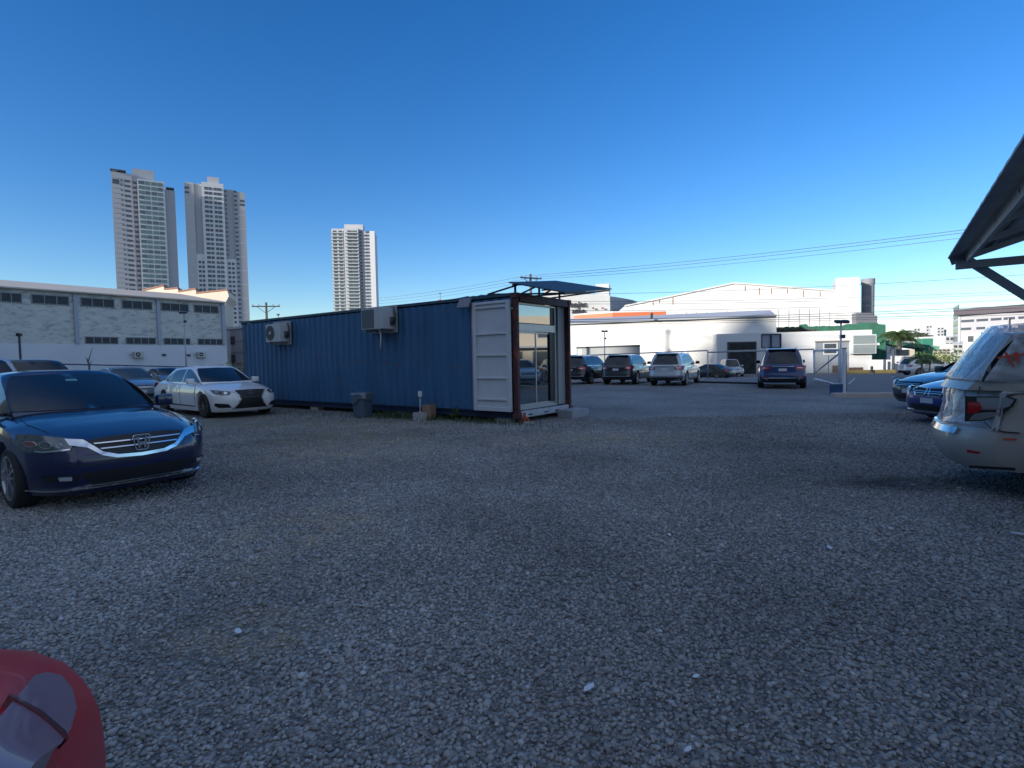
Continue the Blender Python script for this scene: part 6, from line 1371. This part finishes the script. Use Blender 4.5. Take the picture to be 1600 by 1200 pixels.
for i in range(8):
    p_ = E0 + ed_ * (.35 + i * 1.6) ; b = MB(); b.bar(p_ + cr_ * .25 + Vector((0, 0, .25 * rise - .12)), p_ + cr_ * Wr + Vector((0, 0, Wr * rise - .10)), .06, .08); b.build('rafter', M_tin, ev)
for k in range(5):
    p_ = E0 + cr_ * (.6 + .9 * k) + Vector((0, 0, (.6 + .9 * k) * rise - .05)); b = MB(); b.bar(p_, p_ + ed_ * Lr, .05, .06); b.build('purlin', mat('purlin', (.32, .35, .37), .7), ev)
b = MB(); b.bar(E0 + ed_ * .2 + cr_ * .1 + Vector((0, 0, -.16)), E0 + ed_ * .2 + cr_ * 5 + Vector((0, 0, -.16)), .10, .14); b.build('tie_beam', M_tin, ev)
b = MB(); b.bar(at(1508, 404, 10.25), at(1650, 492, 9.6), .13, .13); b.build('brace', mat('brace_grey', (.30, .35, .40), .6), ev)
P_ = at(1650, 492, 9.6); b = MB(); b.box((P_.x, P_.y, 1.75), (.18, .18, 3.6), CRZ); b.build('post', M_tin, ev)
# off frame: building across the right hand street, seen in the glass door
rb, A_, d_, n_, L_ = block('shop_building', 'cream two storey building off to the right, mirrored in the glass door', 'building', (48, 42), (56, 12), 12, -.6, 6.6, mat('cream_shop', (.62, .56, .46), .8, var=.05))
for k in range(6):
    win(rb, A_, d_, n_, 2 + 5.4 * k, 5.2 + 5.4 * k, 3.9, 5.3, M_tgd, M_wht, bars=1); win(rb, A_, d_, n_, 1.6 + 5.4 * k, 5.8 + 5.4 * k, -.4, 2.4, M_lou, M_lfr, bars=1)
b = MB(); b.bar(A_ + n_ * .6 + Vector((0, 0, 2.9)), A_ + d_ * L_ + n_ * .6 + Vector((0, 0, 2.9)), 1.2, .25); b.build('canopy', M_rf, rb)
# unseen tall block behind the camera, outline shaped to keep the lot in shade
def cpt(a, c): return Vector((a * .8197 - c * .5728, a * .5728 + c * .8197, 0))
hb = empty('shade_block', (0, 0, 0), 0, 'unseen tall block behind the camera, shaped to shade the lot', 'building'); prof = [(-70, 0), (-70, 27.7), (33.5, 27.7), (34.6, 31), (38, 34.6), (43.2, 27.5), (43.2, 19), (64, 19), (64, 0)]
b = MB(); b.prism([cpt(-45, c_) + Vector((0, 0, z - 1 if z == 0 else z)) for c_, z in prof], cpt(-14, 0)); b.build('wall', mat('block_wall', (.42, .40, .37), .85, var=.05), hb)
dW = (cpt(-45, 10) - cpt(-45, 0)).normalized(); nW = cpt(1, 0).normalized()
for r_ in range(8):
    for k in range(9):
        c0 = cpt(-45, -11 + 5.2 * k) + Vector((0, 0, 2.5 + 3.2 * r_)) + nW * .05; b = MB(); b.box(c0, (2.6, .2, 1.6), math.atan2(dW.y, dW.x)); b.build('window', M_tgd, hb)
print('objects', len(bpy.data.objects))
